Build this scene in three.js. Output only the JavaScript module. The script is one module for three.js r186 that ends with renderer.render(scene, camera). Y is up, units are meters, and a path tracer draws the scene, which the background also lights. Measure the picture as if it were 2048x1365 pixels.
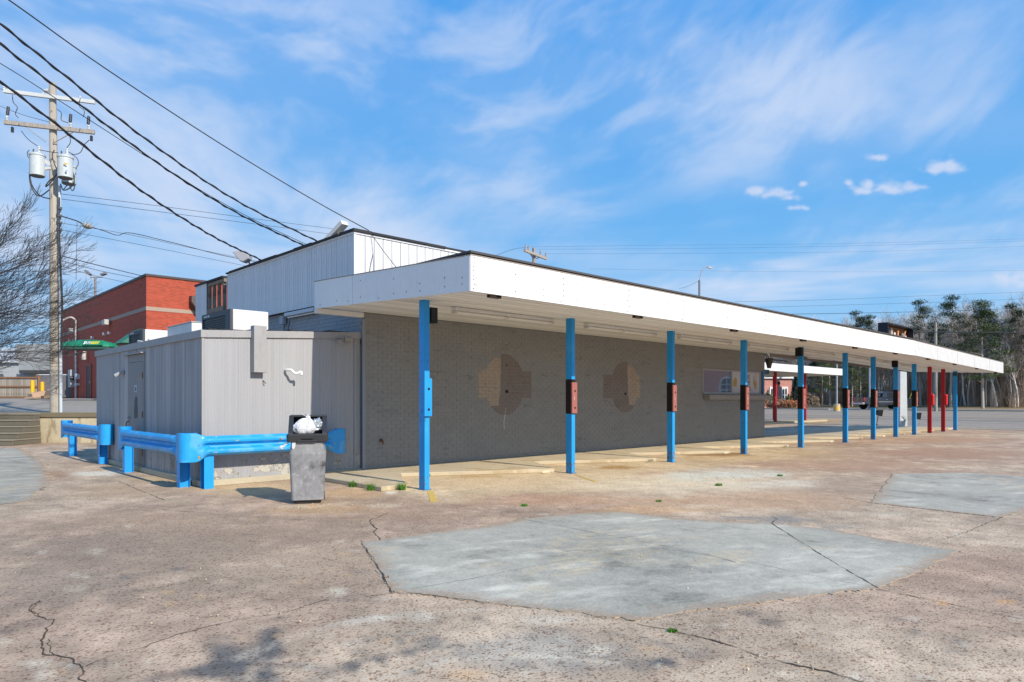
import * as THREE from 'three';
import { RoundedBoxGeometry } from 'three/addons/geometries/RoundedBoxGeometry.js';
import { mergeGeometries } from 'three/addons/utils/BufferGeometryUtils.js';

// ---------------------------------------------------------------- camera, sky, sun, exposure
// The building's long side runs along +x, its depth along -z; the camera stands at the origin, 1.4 m up, 24 mm lens with the lens shifted up.
const EYE = 1.4, FOCAL = 1365, CX = 1024, HZ = 801;
const YAW = 46.2 * Math.PI / 180, FX = Math.cos(YAW), FZ = -Math.sin(YAW), RX = Math.sin(YAW), RZ = Math.cos(YAW);
const scene = new THREE.Scene();
const camera = new THREE.PerspectiveCamera(2 * Math.atan(682.5 / FOCAL) * 180 / Math.PI, 2048 / 1365, 0.05, 3000);
camera.position.set(0, EYE, 0);
camera.lookAt(FX * 10, EYE, FZ * 10);
camera.setViewOffset(2048, 1365, 0, -118.5, 2048, 1365);
const renderer = new THREE.WebGLRenderer({ antialias: true });
renderer.toneMapping = THREE.LinearToneMapping;
const EXPOSURE = 1.22;
renderer.toneMappingExposure = EXPOSURE;
renderer.shadowMap.enabled = true;
const sun = new THREE.DirectionalLight(new THREE.Color().setRGB(1, 0.915, 0.80), 4.4);
sun.position.set(20 + 1.2, 40, -10 + 60); sun.target.position.set(20, 0, -10);
sun.castShadow = true; sun.shadow.mapSize.set(4096, 4096); sun.shadow.radius = 1;
Object.assign(sun.shadow.camera, { left: -90, right: 90, top: 90, bottom: -90, near: 1, far: 260 });
scene.add(sun, sun.target);

// ---------------------------------------------------------------- numbers
function rng(seed) { let s = seed >>> 0; return () => { s = (s + 0x6D2B79F5) | 0; let t = Math.imul(s ^ (s >>> 15), 1 | s); t = (t + Math.imul(t ^ (t >>> 7), 61 | t)) ^ t; return ((t ^ (t >>> 14)) >>> 0) / 4294967296; }; }
const PERM = new Float32Array(65536); { const r = rng(7); for (let i = 0; i < 65536; i++) PERM[i] = r(); }
function hsh(x, y) { return PERM[(Math.imul(x, 73856093) ^ Math.imul(y, 19349663)) >>> 0 & 65535]; }
function vn(x, y) { const xi = Math.floor(x), yi = Math.floor(y); let fx = x - xi, fy = y - yi; fx = fx * fx * (3 - 2 * fx); fy = fy * fy * (3 - 2 * fy); const a = hsh(xi, yi), b = hsh(xi + 1, yi), c = hsh(xi, yi + 1), d = hsh(xi + 1, yi + 1); return a + (b - a) * fx + (c - a) * fy + (a - b - c + d) * fx * fy; }
function vnp(x, y, p) { const xi = Math.floor(x), yi = Math.floor(y); let fx = x - xi, fy = y - yi; fx = fx * fx * (3 - 2 * fx); fy = fy * fy * (3 - 2 * fy); const w = (n) => ((n % p) + p) % p; const x0 = w(xi) + p * 131, x1 = w(xi + 1) + p * 131, y0 = w(yi), y1 = w(yi + 1); const a = hsh(x0, y0), b = hsh(x1, y0), c = hsh(x0, y1), d = hsh(x1, y1); return a + (b - a) * fx + (c - a) * fy + (a - b - c + d) * fx * fy; }
function fbm(x, y, o = 4, g = .5) { let s = 0, a = 1, t = 0; for (let i = 0; i < o; i++) { s += a * vn(x + i * 17.3, y - i * 9.1); t += a; a *= g; x *= 2.03; y *= 2.03; } return s / t; }
function fbp(u, v, f, o = 3, g = .5) { let s = 0, a = 1, t = 0; for (let i = 0; i < o; i++) { s += a * vnp(u * f, v * f, f); t += a; a *= g; f *= 2; } return s / t; }
const sst = (a, b, x) => { const t = Math.min(1, Math.max(0, (x - a) / (b - a))); return t * t * (3 - 2 * t); };
const mixn = (a, b, t) => a + (b - a) * t;
const lin1 = (c) => { c /= 255; return c <= .04045 ? c / 12.92 : Math.pow((c + .055) / 1.055, 2.4); };
const lin = (r, g, b) => [lin1(r), lin1(g), lin1(b)];
const enc = (l) => { l = Math.min(1, Math.max(0, l)); return 255 * (l <= .0031308 ? 12.92 * l : 1.055 * Math.pow(l, 1 / 2.4) - .055); };
const ENC = new Uint8Array(4097); for (let i = 0; i <= 4096; i++) ENC[i] = Math.round(enc(i / 4096));
// pixel of the photograph -> direction; a distance comes from the ground or the thing it touches
const at = (px, py, Z) => { const l = (px - CX) / FOCAL * Z; return new THREE.Vector3(FX * Z + RX * l, EYE - (py - HZ) / FOCAL * Z, FZ * Z + RZ * l); };
const gp = (px, py, h = 0) => at(px, py, FOCAL * (EYE - h) / (py - HZ));
const xOnZ = (px, z) => { const r = (px - CX) / FOCAL; const Z = z / (FZ + RZ * r); return (FX + RX * r) * Z; };

const SUN = new THREE.Vector3(1.2, 40, 60).normalize();
// ---------------------------------------------------------------- sky: clear air with cirrus veils, streaks and a few small cumulus
{
  const W = 4096, H = 2048, d = new Float32Array(W * H * 4), K = 1 / EXPOSURE;
  // broad veils, placed by direction: [px, py, radius across, radius up, tilt, strength]
  const veil = [[250, 130, 560, 250, .15, .80], [620, 60, 330, 130, .3, .5], [540, 470, 430, 120, .35, .95], [830, 470, 200, 70, .4, .75], [380, 300, 120, 260, -.35, .45],
    [1010, 250, 150, 140, .6, .75], [1110, 330, 110, 60, .55, .5], [1180, 130, 260, 110, .25, .45], [1480, 190, 280, 150, .5, .85], [1330, 70, 150, 90, .7, .4], [1750, 130, 330, 130, -.25, .75], [1960, 260, 260, 80, -.3, .5], [1700, 260, 240, 80, -.2, .45],
    [1900, 560, 480, 75, -.06, 1.1], [1500, 590, 380, 55, -.05, .85], [2010, 430, 160, 22, -.25, .7], [1250, 470, 180, 45, .15, .28], [60, 520, 300, 200, 0, .75], [700, 420, 300, 90, .38, .5], [-300, 300, 400, 300, .2, .7], [2500, 300, 400, 260, -.2, .7], [900, -300, 700, 260, .2, .5], [2000, -350, 700, 260, -.2, .5]];
  const puffs = [[1884, 335, 38, 17], [1872, 341, 22, 11], [1778, 378, 45, 15], [1740, 372, 20, 11], [1820, 375, 40, 10], [1725, 382, 26, 10], [1548, 388, 46, 13], [1580, 396, 26, 9], [1520, 383, 24, 9], [1755, 315, 24, 8], [1596, 416, 26, 7], [1608, 369, 9, 6], [1697, 366, 10, 7], [2030, 562, 40, 18], [1735, 643, 36, 11]];
  for (let j = 0; j < H; j++) {
    const el = ((j + .5) / H - .5) * Math.PI, y = Math.sin(el), ce = Math.cos(el);
    for (let i = 0; i < W; i++) {
      const az = ((i + .5) / W - .5) * 2 * Math.PI, x = Math.cos(az) * ce, z = Math.sin(az) * ce, o = (j * W + i) * 4;
      let r, g, b;
      if (y < -.02) { r = .30; g = .28; b = .25; d[o] = r * K; d[o + 1] = g * K; d[o + 2] = b * K; d[o + 3] = 1; continue; }
      const e = Math.max(0, y), t = Math.pow(Math.max(0, 1 - e), 5), t2 = Math.pow(Math.max(0, 1 - e), 2.2);
      r = mixn(.018, .15, t2) + .24 * t; g = mixn(.275, .56, t2) + .12 * t; b = mixn(.83, .92, t2) + .04 * t;
      // the air brightens round the sun
      const gl = Math.max(0, x * SUN.x + y * SUN.y + z * SUN.z), au = .55 * Math.pow(gl, 40) + .12 * Math.pow(gl, 6); r += au; g += au * .96; b += au * .9;
      // feathery ice cloud: fibres whose lie drifts slowly across the sky
      const lu = az * 3.2, lv = el * 3.6, th = .35 + .8 * (fbm(lu * .35 + 3, lv * .4, 2) - .5);
      const wx = fbm(lu * 1.1 + 5, lv * 1.1, 4) - .5, wy = fbm(lu * 1.1 - 8, lv * 1.1 + 3, 4) - .5;
      const cu = lu + wx * .45, cvv = lv + wy * .45, su = cu * Math.cos(th) + cvv * Math.sin(th), sw = -cu * Math.sin(th) + cvv * Math.cos(th);
      const streak = fbm(su * 1.9, sw * 4.6, 6, .55), soft = fbm(cu * 1.1 + 20, cvv * 1.3, 4), fine = fbm(su * 7, sw * 17, 4, .62), flow = fbm(lu * 1.6 + 9, lv * 16, 4, .6);
      const zc = x * FX + z * FZ;
      let m = 0, puff = 0, front = sst(.1, .45, zc);
      if (front > 0) {
        const px = CX + FOCAL * (x * RX + z * RZ) / zc, py = HZ - FOCAL * y / zc;
        const jx = px + wx * 260 + (fine - .5) * 90, jy = py + wy * 200 + (fine - .5) * 60;
        for (const [vx, vy, rx, ry, ti, s] of veil) { const dx = jx - vx, dy = jy - vy, a = (dx * Math.cos(ti) + dy * Math.sin(ti)) / rx, c = (-dx * Math.sin(ti) + dy * Math.cos(ti)) / ry, k = a * a + c * c; if (k < 5) m += s * Math.exp(-k * 1.1); }
        if (px > 1400 && px < 2150 && py > 280 && py < 680) { const n = fbm(px / 17, py / 11, 4, .55) - .5, n2 = fbm(px / 60, py / 30, 3) - .5; for (const [vx, vy, rx, ry] of puffs) { const dx = (px - vx) / rx, dy = (py - vy) / ry, k = Math.sqrt(dx * dx + dy * dy * (dy > 0 ? 1.7 : 1)) + n * 1.5 + n2 * .6; puff = Math.max(puff, sst(1.32, .12, k)); } }
      }
      const wild = sst(.42, .72, soft) * .9;
      m = mixn(wild, m, front);
      const st2 = mixn(streak, flow, sst(.30, .12, e) * .8); let c = m * 1.0 * (.24 + .95 * sst(.31, .74, st2)) * (.74 + .52 * fine) * (.5 + 1.0 * soft);
      c = 1 - Math.exp(-c * 1.15); c = Math.min(.88, c);
      c *= sst(-.02, .05, y);
      const cr = .58, cg = .70, cb = .93, low = t2 * .3;
      r = mixn(r, cr + low * .32, c); g = mixn(g, cg + low * .24, c); b = mixn(b, cb + low * .06, c);
      if (puff > 0) { const pp = puff * .66; r = mixn(r, .74, pp); g = mixn(g, .78, pp); b = mixn(b, .93, pp); }
      d[o] = r * K; d[o + 1] = g * K; d[o + 2] = b * K; d[o + 3] = 1;
    }
  }
  const sky = new THREE.DataTexture(d, W, H, THREE.RGBAFormat, THREE.FloatType);
  sky.mapping = THREE.EquirectangularReflectionMapping; sky.magFilter = THREE.LinearFilter; sky.needsUpdate = true;
  scene.background = sky; scene.environment = sky;
}

// ---------------------------------------------------------------- textures
function tex(w, h, fn, { srgb = true, rx = 1, ry = 1 } = {}) {
  const d = new Uint8Array(w * h * 4), o = [0, 0, 0];
  for (let j = 0; j < h; j++) for (let i = 0; i < w; i++) {
    fn((i + .5) / w, (j + .5) / h, o, i, j); const k = (j * w + i) * 4;
    for (let c = 0; c < 3; c++) { const l = Math.min(1, Math.max(0, o[c])); d[k + c] = srgb ? ENC[(l * 4096) | 0] : l * 255; } d[k + 3] = 255;
  }
  const t = new THREE.DataTexture(d, w, h, THREE.RGBAFormat); t.magFilter = THREE.LinearFilter; t.minFilter = THREE.LinearMipmapLinearFilter; t.generateMipmaps = true;
  t.wrapS = t.wrapT = THREE.RepeatWrapping; if (srgb) t.colorSpace = THREE.SRGBColorSpace; t.repeat.set(rx, ry); t.needsUpdate = true; return t;
}
const grey = (o, v) => { o[0] = o[1] = o[2] = v; };
const col = (c) => new THREE.Color().setRGB(c[0], c[1], c[2]);
function mat(c, rough = .8, extra = {}) { return new THREE.MeshStandardMaterial({ color: Array.isArray(c) ? col(c) : c, roughness: rough, metalness: 0, ...extra }); }
// shared fine textures, in metres: grime for painted things (2 m tile), fine relief
const T = {};
T.grime = tex(512, 512, (u, v, o) => { const a = fbp(u, v, 5, 5, .6), b = fbp(u + .3, v, 40, 3), s = fbp(u, v * .12, 60, 2); let k = .80 + .16 * a + .08 * (b - .5); if (s > .66) k -= (s - .66) * .5; grey(o, k); }, { rx: .5, ry: .5 });
T.clean = tex(512, 512, (u, v, o) => { const a = fbp(u, v, 5, 5, .6), b = fbp(u + .3, v, 40, 3), s = fbp(u, v * .12, 60, 2); let k = .92 + .08 * a + .05 * (b - .5); if (s > .70) k -= (s - .70) * .4; o[0] = k; o[1] = k * .997; o[2] = k * .99; }, { rx: .5, ry: .5 });
T.fine = tex(512, 512, (u, v, o) => grey(o, fbp(u, v, 64, 3, .6)), { srgb: false, rx: 2, ry: 2 });
T.wood = tex(512, 512, (u, v, o) => { const w = fbp(u, v, 3, 3) * .6, g = vnp((u + w * .06) * 90, v * 4, 90), g2 = vnp(u * 220, v * 9, 220), kn = fbp(u, v, 9, 2); let k = .52 + .30 * g + .18 * g2; if (kn > .80) k *= .6; o[0] = k; o[1] = k * .96; o[2] = k * .9; }, { rx: 1, ry: .5 });
T.conc = tex(1024, 1024, (u, v, o) => { const a = fbp(u, v, 4, 5, .6), b = fbp(u + .5, v, 120, 3, .7), c = vnp(u * 300, v * 300, 300); let k = .86 + .26 * (a - .5) + .20 * (b - .5); if (c > .93) k -= .16; o[0] = k; o[1] = k * .99; o[2] = k * .965; }, { rx: .5, ry: .5 });

// ---------------------------------------------------------------- mesh helpers
const taken = {};
function numbered(n) { if (!(n in taken)) { taken[n] = 0; return n; } taken[n]++; return n + '_' + String(taken[n]).padStart(3, '0'); }
function flat(g) { const n = g.index ? g.toNonIndexed() : g; for (const k of Object.keys(n.attributes)) if (!['position', 'normal', 'uv'].includes(k)) n.deleteAttribute(k); if (!n.attributes.normal) n.computeVertexNormals(); if (!n.attributes.uv) n.setAttribute('uv', new THREE.BufferAttribute(new Float32Array(n.attributes.position.count * 2), 2)); n.morphAttributes = {}; return n; }
function join(list) { return mergeGeometries(list.map(flat)); }
// uv in metres from position and face direction
function uvm(g, ox = 0, oy = 0) { const p = g.attributes.position, n = g.attributes.normal, uv = new Float32Array(p.count * 2); for (let i = 0; i < p.count; i++) { const ax = Math.abs(n.getX(i)), ay = Math.abs(n.getY(i)), az = Math.abs(n.getZ(i)); let a, b; if (ay >= ax && ay >= az) { a = p.getX(i); b = p.getZ(i); } else if (ax > az) { a = p.getZ(i); b = p.getY(i); } else { a = p.getX(i); b = p.getY(i); } uv[i * 2] = a + ox; uv[i * 2 + 1] = b + oy; } g.setAttribute('uv', new THREE.BufferAttribute(uv, 2)); return g; }
const V = (x, y, z) => new THREE.Vector3(x, y, z);
function bx(x0, y0, z0, x1, y1, z1, r = 0) { const w = Math.abs(x1 - x0), h = Math.abs(y1 - y0), d = Math.abs(z1 - z0); const g = r ? new RoundedBoxGeometry(w, h, d, 1, Math.min(r, w / 2.1, h / 2.1, d / 2.1)) : new THREE.BoxGeometry(w, h, d); g.translate((x0 + x1) / 2, (y0 + y1) / 2, (z0 + z1) / 2); return flat(g); }
function cyl(x, y0, y1, z, r0, r1 = r0, n = 16) { const g = new THREE.CylinderGeometry(r1, r0, y1 - y0, n); g.translate(x, (y0 + y1) / 2, z); return flat(g); }
function rod(a, b, r0, r1 = r0, n = 8) { const d = b.clone().sub(a), g = new THREE.CylinderGeometry(r1, r0, d.length(), n); g.applyQuaternion(new THREE.Quaternion().setFromUnitVectors(V(0, 1, 0), d.normalize())); g.translate((a.x + b.x) / 2, (a.y + b.y) / 2, (a.z + b.z) / 2); return flat(g); }
function tube(pts, r, n = 6, seg = 0) { const c = new THREE.CatmullRomCurve3(pts); return flat(new THREE.TubeGeometry(c, seg || pts.length * 6, r, n)); }
function beam(a, b, w, h, roll = 0) { const d = b.clone().sub(a), g = new THREE.BoxGeometry(w, h, d.length()); const m = new THREE.Matrix4().lookAt(b, a, V(0, 1, 0)); g.rotateZ(roll); g.applyMatrix4(m); g.translate((a.x + b.x) / 2, (a.y + b.y) / 2, (a.z + b.z) / 2); return flat(g); }
function extr(pts, depth, bevel = 0) { const s = new THREE.Shape(pts.map((p) => new THREE.Vector2(p[0], p[1]))); return flat(new THREE.ExtrudeGeometry(s, { depth, bevelEnabled: bevel > 0, bevelSize: bevel, bevelThickness: bevel, bevelSegments: 1, bevelOffset: -bevel, curveSegments: 8 })); }
function mesh(name, g, m, parent, top) { if (Array.isArray(g)) g = join(g); const o = new THREE.Mesh(g, m); o.name = top ? numbered(name) : name; o.castShadow = o.receiveShadow = true; (parent || scene).add(o); return o; }
function thing(name, label, category, pos = [0, 0, 0], turn = 0, group) { const o = new THREE.Group(); o.name = numbered(name); o.position.set(...pos); o.rotation.y = turn; o.userData = { label, category }; if (group) o.userData.group = group; scene.add(o); return o; }
function solo(name, g, m, label, category, group) { const o = mesh(name, g, m, scene, true); o.userData = { label, category }; if (group) o.userData.group = group; return o; }
function struct(name, g, m) { const o = mesh(name, g, m, scene, true); o.userData.kind = 'structure'; return o; }
function copyOf(o, label, group) { const c = o.clone(); c.name = numbered(o.name.replace(/_\d\d\d$/, '')); c.userData = { ...o.userData }; if (label) c.userData.label = label; if (group) c.userData.group = group; scene.add(c); return c; }
// ---------------------------------------------------------------- ground
const LIT = [1.20, 1.26, 1.52];                                              // photo colour of open sunlit ground -> base colour
const alb = (r, g, b, k = LIT) => lin(r, g, b).map((v, i) => v / (k[i] || k));
const rise = (x) => .42 * sst(52, 86, x);                      // the street lies a little higher than the lot
T.agg = tex(2048, 2048, (u, v, o) => {
  const a = fbp(u, v, 90, 3, .6), b = fbp(u + .37, v + .11, 210, 3, .6), c = vnp(u * 560, v * 560, 560), e = fbp(u, v + .6, 14, 3), h = vnp(u * 330 + 9, v * 330, 330);
  let r = .86, g = .85, bl = .84;
  const p1 = vnp(u * 230 + 3, v * 230, 230), p2 = vnp(u * 150, v * 150 + 7, 150), p3 = vnp(u * 90 + 5, v * 90, 90); const spot = Math.min(1, (sst(.60, .80, p1 * .6 + b * .5) + .8 * sst(.66, .84, p2 * .7 + c * .3)) * (.35 + .75 * sst(.3, .65, a)) + .5 * sst(.80, .93, p3 * .85 + b * .2));
  r = mixn(r, .42, spot); g = mixn(g, .31, spot); bl = mixn(bl, .25, spot);
  const lt = sst(.70, .86, h); r = mixn(r, 1, lt * .6); g = mixn(g, .98, lt * .6); bl = mixn(bl, .95, lt * .6);
  if (c > .90) { const k = 1 - (c - .90) * 5.5; r *= k; g *= k; bl *= k; }
  const m = .84 + .30 * e; o[0] = r * m; o[1] = g * m; o[2] = bl * m;
}, {});
T.aggBump = tex(1024, 1024, (u, v, o) => { const p1 = vnp(u * 230 + 3, v * 230, 230), p2 = vnp(u * 150, v * 150 + 7, 150), b = fbp(u + .37, v + .11, 210, 2, .6), c = vnp(u * 420, v * 420, 420); grey(o, .65 - .4 * sst(.60, .80, p1 * .6 + b * .5) - .3 * sst(.66, .84, p2 * .7 + c * .3) + .3 * c); }, { srgb: false });
T.agg.repeat.set(1 / 2.6, 1 / 2.6); T.aggBump.repeat.set(1 / 2.6, 1 / 2.6);
const AGG = .715;
const stains = [];
// [px, py, half width px, half height px, colour, strength, edge noise]
function stain(px, py, rx, ry, c, s, n = .6) { const p = gp(px, py), a = gp(px + rx, py).sub(p), b0 = gp(px, py - ry).sub(p), b1 = gp(px, py + ry).sub(p), b = V((b0.x - b1.x) / 2, 0, (b0.z - b1.z) / 2), det = a.x * b.z - a.z * b.x; stains.push({ x: p.x, z: p.z, a, b, det, R: a.length() + b.length() + .4, c: alb(...c), s, n }); }
const GREYC = [176, 174, 172], DARK = [92, 93, 98], CREAM = [208, 192, 170], PALE = [212, 206, 198], BROWN = [146, 126, 112], TAN = [206, 176, 142], ORNG = [222, 172, 118];
// oily and tyre-black smudges, worn grey and pale scuffs, tan sand
for (const a of [[450, 1310, 60, 42, DARK, .8], [535, 1300, 38, 46, DARK, .8], [430, 1345, 70, 26, DARK, .8], [530, 1350, 50, 30, DARK, .9], [545, 1280, 30, 30, DARK, .8], [480, 1335, 30, 40, DARK, .8], [400, 1350, 60, 14, DARK, .4], [708, 1335, 16, 14, DARK, .8], [760, 1321, 20, 9, DARK, .75], [815, 1307, 28, 12, DARK, .7], [822, 1344, 24, 7, DARK, .8], [868, 1280, 26, 16, DARK, .5], [800, 1285, 12, 10, DARK, .5], [930, 1310, 40, 12, DARK, .35], [1120, 1282, 40, 12, DARK, .45], [1060, 1275, 30, 10, DARK, .4], [1170, 1318, 90, 28, DARK, .42], [1290, 1330, 40, 20, DARK, .45], [1325, 1325, 30, 9, DARK, .85], [1350, 1333, 14, 7, DARK, .7], [1040, 1300, 190, 50, GREYC, .55], [1500, 1228, 22, 5, DARK, .6], [1540, 1247, 34, 8, DARK, .55], [1430, 1243, 18, 5, BROWN, .6], [1350, 1225, 16, 5, BROWN, .6], [1830, 1266, 20, 8, DARK, .4], [1905, 1305, 26, 9, DARK, .35], [1815, 1295, 40, 9, BROWN, .35], [1925, 1285, 18, 7, DARK, .35], [1620, 1218, 14, 4, BROWN, .6], [1740, 1196, 16, 4, BROWN, .6], [1885, 1207, 20, 5, ORNG, .7], [2010, 1205, 22, 5, ORNG, .5], [940, 1350, 60, 14, TAN, .6], [330, 1350, 26, 6, ORNG, .5], [700, 1290, 26, 5, PALE, .5], [845, 1240, 30, 5, PALE, .5], [760, 1235, 18, 5, PALE, .5], [1090, 1240, 110, 12, PALE, .5], [1190, 1297, 10, 10, PALE, .5],
  [350, 1090, 420, 70, [152, 136, 124], .75], [120, 1160, 200, 40, [150, 136, 126], .5], [560, 1060, 240, 36, [160, 140, 124], .5], [300, 1040, 200, 22, [172, 150, 132], .55], [640, 1020, 140, 14, [192, 162, 130], .6], [220, 985, 130, 16, [176, 156, 134], .6], [500, 978, 150, 14, [206, 184, 154], .7], [700, 985, 90, 12, [200, 170, 138], .6], [100, 950, 60, 10, [160, 128, 108], .6], [335, 1000, 60, 8, [182, 168, 148], .6],
  [800, 1030, 140, 20, [172, 148, 132], .5], [620, 1120, 200, 40, [184, 164, 146], .5], [1130, 1000, 260, 14, [196, 158, 132], .45], [1500, 1000, 220, 22, [196, 164, 138], .55], [1330, 1020, 160, 10, [206, 172, 138], .55], [1560, 1040, 70, 9, [142, 142, 144], .75], [1480, 1036, 60, 5, [142, 142, 144], .6], [1670, 1055, 60, 8, [150, 148, 148], .5], [1780, 1030, 50, 6, PALE, .5], [1940, 1130, 150, 50, [172, 148, 134], .6], [1700, 930, 300, 16, [172, 142, 124], .65], [1900, 905, 200, 16, [168, 136, 118], .7], [1850, 880, 200, 8, [174, 144, 124], .7], [1650, 915, 120, 10, [176, 152, 130], .5],
  [1000, 960, 170, 20, CREAM, .9], [1180, 965, 160, 22, CREAM, .75], [900, 1000, 70, 8, CREAM, .4], [1380, 962, 220, 24, [220, 210, 194], .8], [1440, 948, 130, 13, [206, 210, 210], .85], [1560, 968, 90, 9, PALE, .7], [1300, 935, 120, 10, CREAM, .7], [1480, 915, 120, 8, [196, 172, 138], .6], [1600, 905, 80, 6, [184, 160, 128], .5], [960, 953, 60, 5, [180, 156, 116], .6], [1240, 935, 50, 4, [166, 138, 92], .8], [1440, 910, 70, 4, [150, 120, 84], .8], [770, 1012, 40, 4, [214, 206, 196], .4], [600, 1014, 60, 4, [206, 196, 184], .5], [625, 1013, 12, 3, ORNG, .7], [185, 948, 50, 6, [214, 212, 208], .85], [225, 943, 34, 4, [206, 204, 200], .8], [320, 960, 60, 6, [196, 178, 146], .6], [780, 985, 16, 5, [232, 230, 226], .8], [215, 925, 40, 7, [96, 88, 80], .5]]) stain(...a);
{ const r = rng(12); for (const [cx, cy, rx, ry, a0, a1, c, st] of [[1010, 1420, 520, 165, 3.5, 5.6, DARK, .34], [1010, 1420, 430, 130, 3.3, 4.6, DARK, .4], [1040, 1430, 340, 118, 3.4, 5.2, PALE, .4], [1000, 1425, 610, 205, 3.7, 5.0, PALE, .3], [520, 1400, 260, 70, 3.4, 5.2, DARK, .38], [1700, 1480, 520, 190, 3.6, 4.8, BROWN, .3]]) for (let i = 0; i < 26; i++) { const a = mixn(a0, a1, i / 25); stain(cx + Math.cos(a) * rx, Math.max(1060, cy + Math.sin(a) * ry), 20 + r() * 16, 4 + r() * 4, c, st * (.5 + r() * .8), .9); } }
{ const r = rng(31); for (let i = 0; i < 260; i++) { const py = 1010 + Math.pow(r(), .8) * 350, px = r() * 2100 - 30, s = (py - HZ) / 300; const c = [PALE, TAN, BROWN, PALE, [228, 222, 210], DARK][(r() * 6) | 0]; stain(px, py, (4 + r() * 16) * s, (1.5 + r() * 4) * s, c, .16 + r() * .28, 1.2); } }
const tmpc = [0, 0, 0];
function gcol(x, z, o) {
  const n1 = fbm(x * .35, z * .35, 4), n2 = fbm(x * 1.7 + 40, z * 1.7, 4, .6), n3 = fbm(x * 6, z * 6 + 9, 3, .6);
  let c;
  if (x > 39.2) { const k = .9 + .2 * (n1 - .5) + .12 * (n2 - .5); if (x > 92) c = alb(150 * k, 132 * k, 100 * k); else if (x < 50) c = alb(168 * k, 160 * k, 156 * k); else c = alb(160 * k, 156 * k, 158 * k); }
  else {
    const a = sst(.35, .65, n1), k = 1 + .34 * (n2 - .5) + .30 * (n3 - .5) + .18 * (fbm(x * .9 + z * 2.3, z * .8 - x * 2.1, 4, .6) - .5); c = alb(mixn(184, 172, a) * k, mixn(168, 152, a) * k, mixn(154, 139, a) * k);
    // broom-finished concrete pads of the stalls, worn through in places
    const pad = sst(-7.05, -7.75, z + (n2 - .5) * 1.1 + (n1 - .5) * .9) * sst(5.6, 6.5, x + (n2 - .5) * .8) * sst(25, 13, x + (n1 - .5) * 8) * (z > -11.6 ? 1 : 0); if (pad > 0) { const kk = .96 + .26 * (n2 - .5) + .2 * (n3 - .5), q = alb(210 * kk, 195 * kk, 172 * kk), w = pad * .9; c = [mixn(c[0], q[0], w), mixn(c[1], q[1], w), mixn(c[2], q[2], w)]; }
  }
  o[0] = c[0]; o[1] = c[1]; o[2] = c[2];
  if (x < 45) for (const s of stains) {
    const dx = x - s.x, dz = z - s.z; if (dx > s.R || dx < -s.R || dz > s.R || dz < -s.R) continue;
    const u = (dx * s.b.z - dz * s.b.x) / s.det, v = (s.a.x * dz - s.a.z * dx) / s.det;
    const k = u * u + v * v; if (k > 3) continue;
    const e = Math.sqrt(k) + (n2 - .5) * s.n * 1.9 + (n3 - .5) * s.n * 1.3, w = s.s * 1.15 * sst(1.2, .3, e) * (.72 + .6 * n3);
    if (w <= 0) continue; const ww = Math.min(1, w); o[0] += (s.c[0] - o[0]) * ww; o[1] += (s.c[1] - o[1]) * ww; o[2] += (s.c[2] - o[2]) * ww;
  }
}
function lines(parts) { const a = []; for (const [s, e, st] of parts) { const n = Math.max(1, Math.round((e - s) / st)); for (let i = 0; i < n; i++) a.push(s + (e - s) * i / n); } a.push(parts[parts.length - 1][1]); return a; }
{
  const xs = lines([[-900, -60, 60], [-60, -14, 4], [-14, -4, .25], [-4, 8, .045], [8, 16, .08], [16, 42, .16], [42, 100, 1.5], [100, 1000, 60]]);
  const zs = lines([[-1000, -110, 60], [-110, -34, 3], [-34, -12, .2], [-12, -7.5, .07], [-7.5, 1.5, .045], [1.5, 8, .25], [8, 60, 5], [60, 500, 60]]);
  const nx = xs.length, nz = zs.length, P = new Float32Array(nx * nz * 3), C = new Float32Array(nx * nz * 3), U = new Float32Array(nx * nz * 2), I = new Uint32Array((nx - 1) * (nz - 1) * 6); let k = 0;
  for (let j = 0; j < nz; j++) for (let i = 0; i < nx; i++) { const q = j * nx + i; P[q * 3] = xs[i]; P[q * 3 + 1] = rise(xs[i]); P[q * 3 + 2] = zs[j]; U[q * 2] = xs[i]; U[q * 2 + 1] = -zs[j]; gcol(xs[i], zs[j], tmpc); for (let c = 0; c < 3; c++) C[q * 3 + c] = tmpc[c] / AGG; }
  for (let j = 0; j < nz - 1; j++) for (let i = 0; i < nx - 1; i++) { const a = j * nx + i, b = a + 1, c = a + nx, e = c + 1; I[k++] = a; I[k++] = c; I[k++] = b; I[k++] = b; I[k++] = c; I[k++] = e; }
  const g = new THREE.BufferGeometry(); g.setAttribute('position', new THREE.BufferAttribute(P, 3)); g.setAttribute('color', new THREE.BufferAttribute(C, 3)); g.setAttribute('uv', new THREE.BufferAttribute(U, 2)); g.setIndex(new THREE.BufferAttribute(I, 1)); g.computeVertexNormals();
  const m = new THREE.MeshStandardMaterial({ vertexColors: true, map: T.agg, bumpMap: T.aggBump, bumpScale: .004, roughness: .93 });
  const o = new THREE.Mesh(g, m); o.name = 'ground'; o.userData.kind = 'structure'; o.receiveShadow = true; scene.add(o);
}
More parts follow.
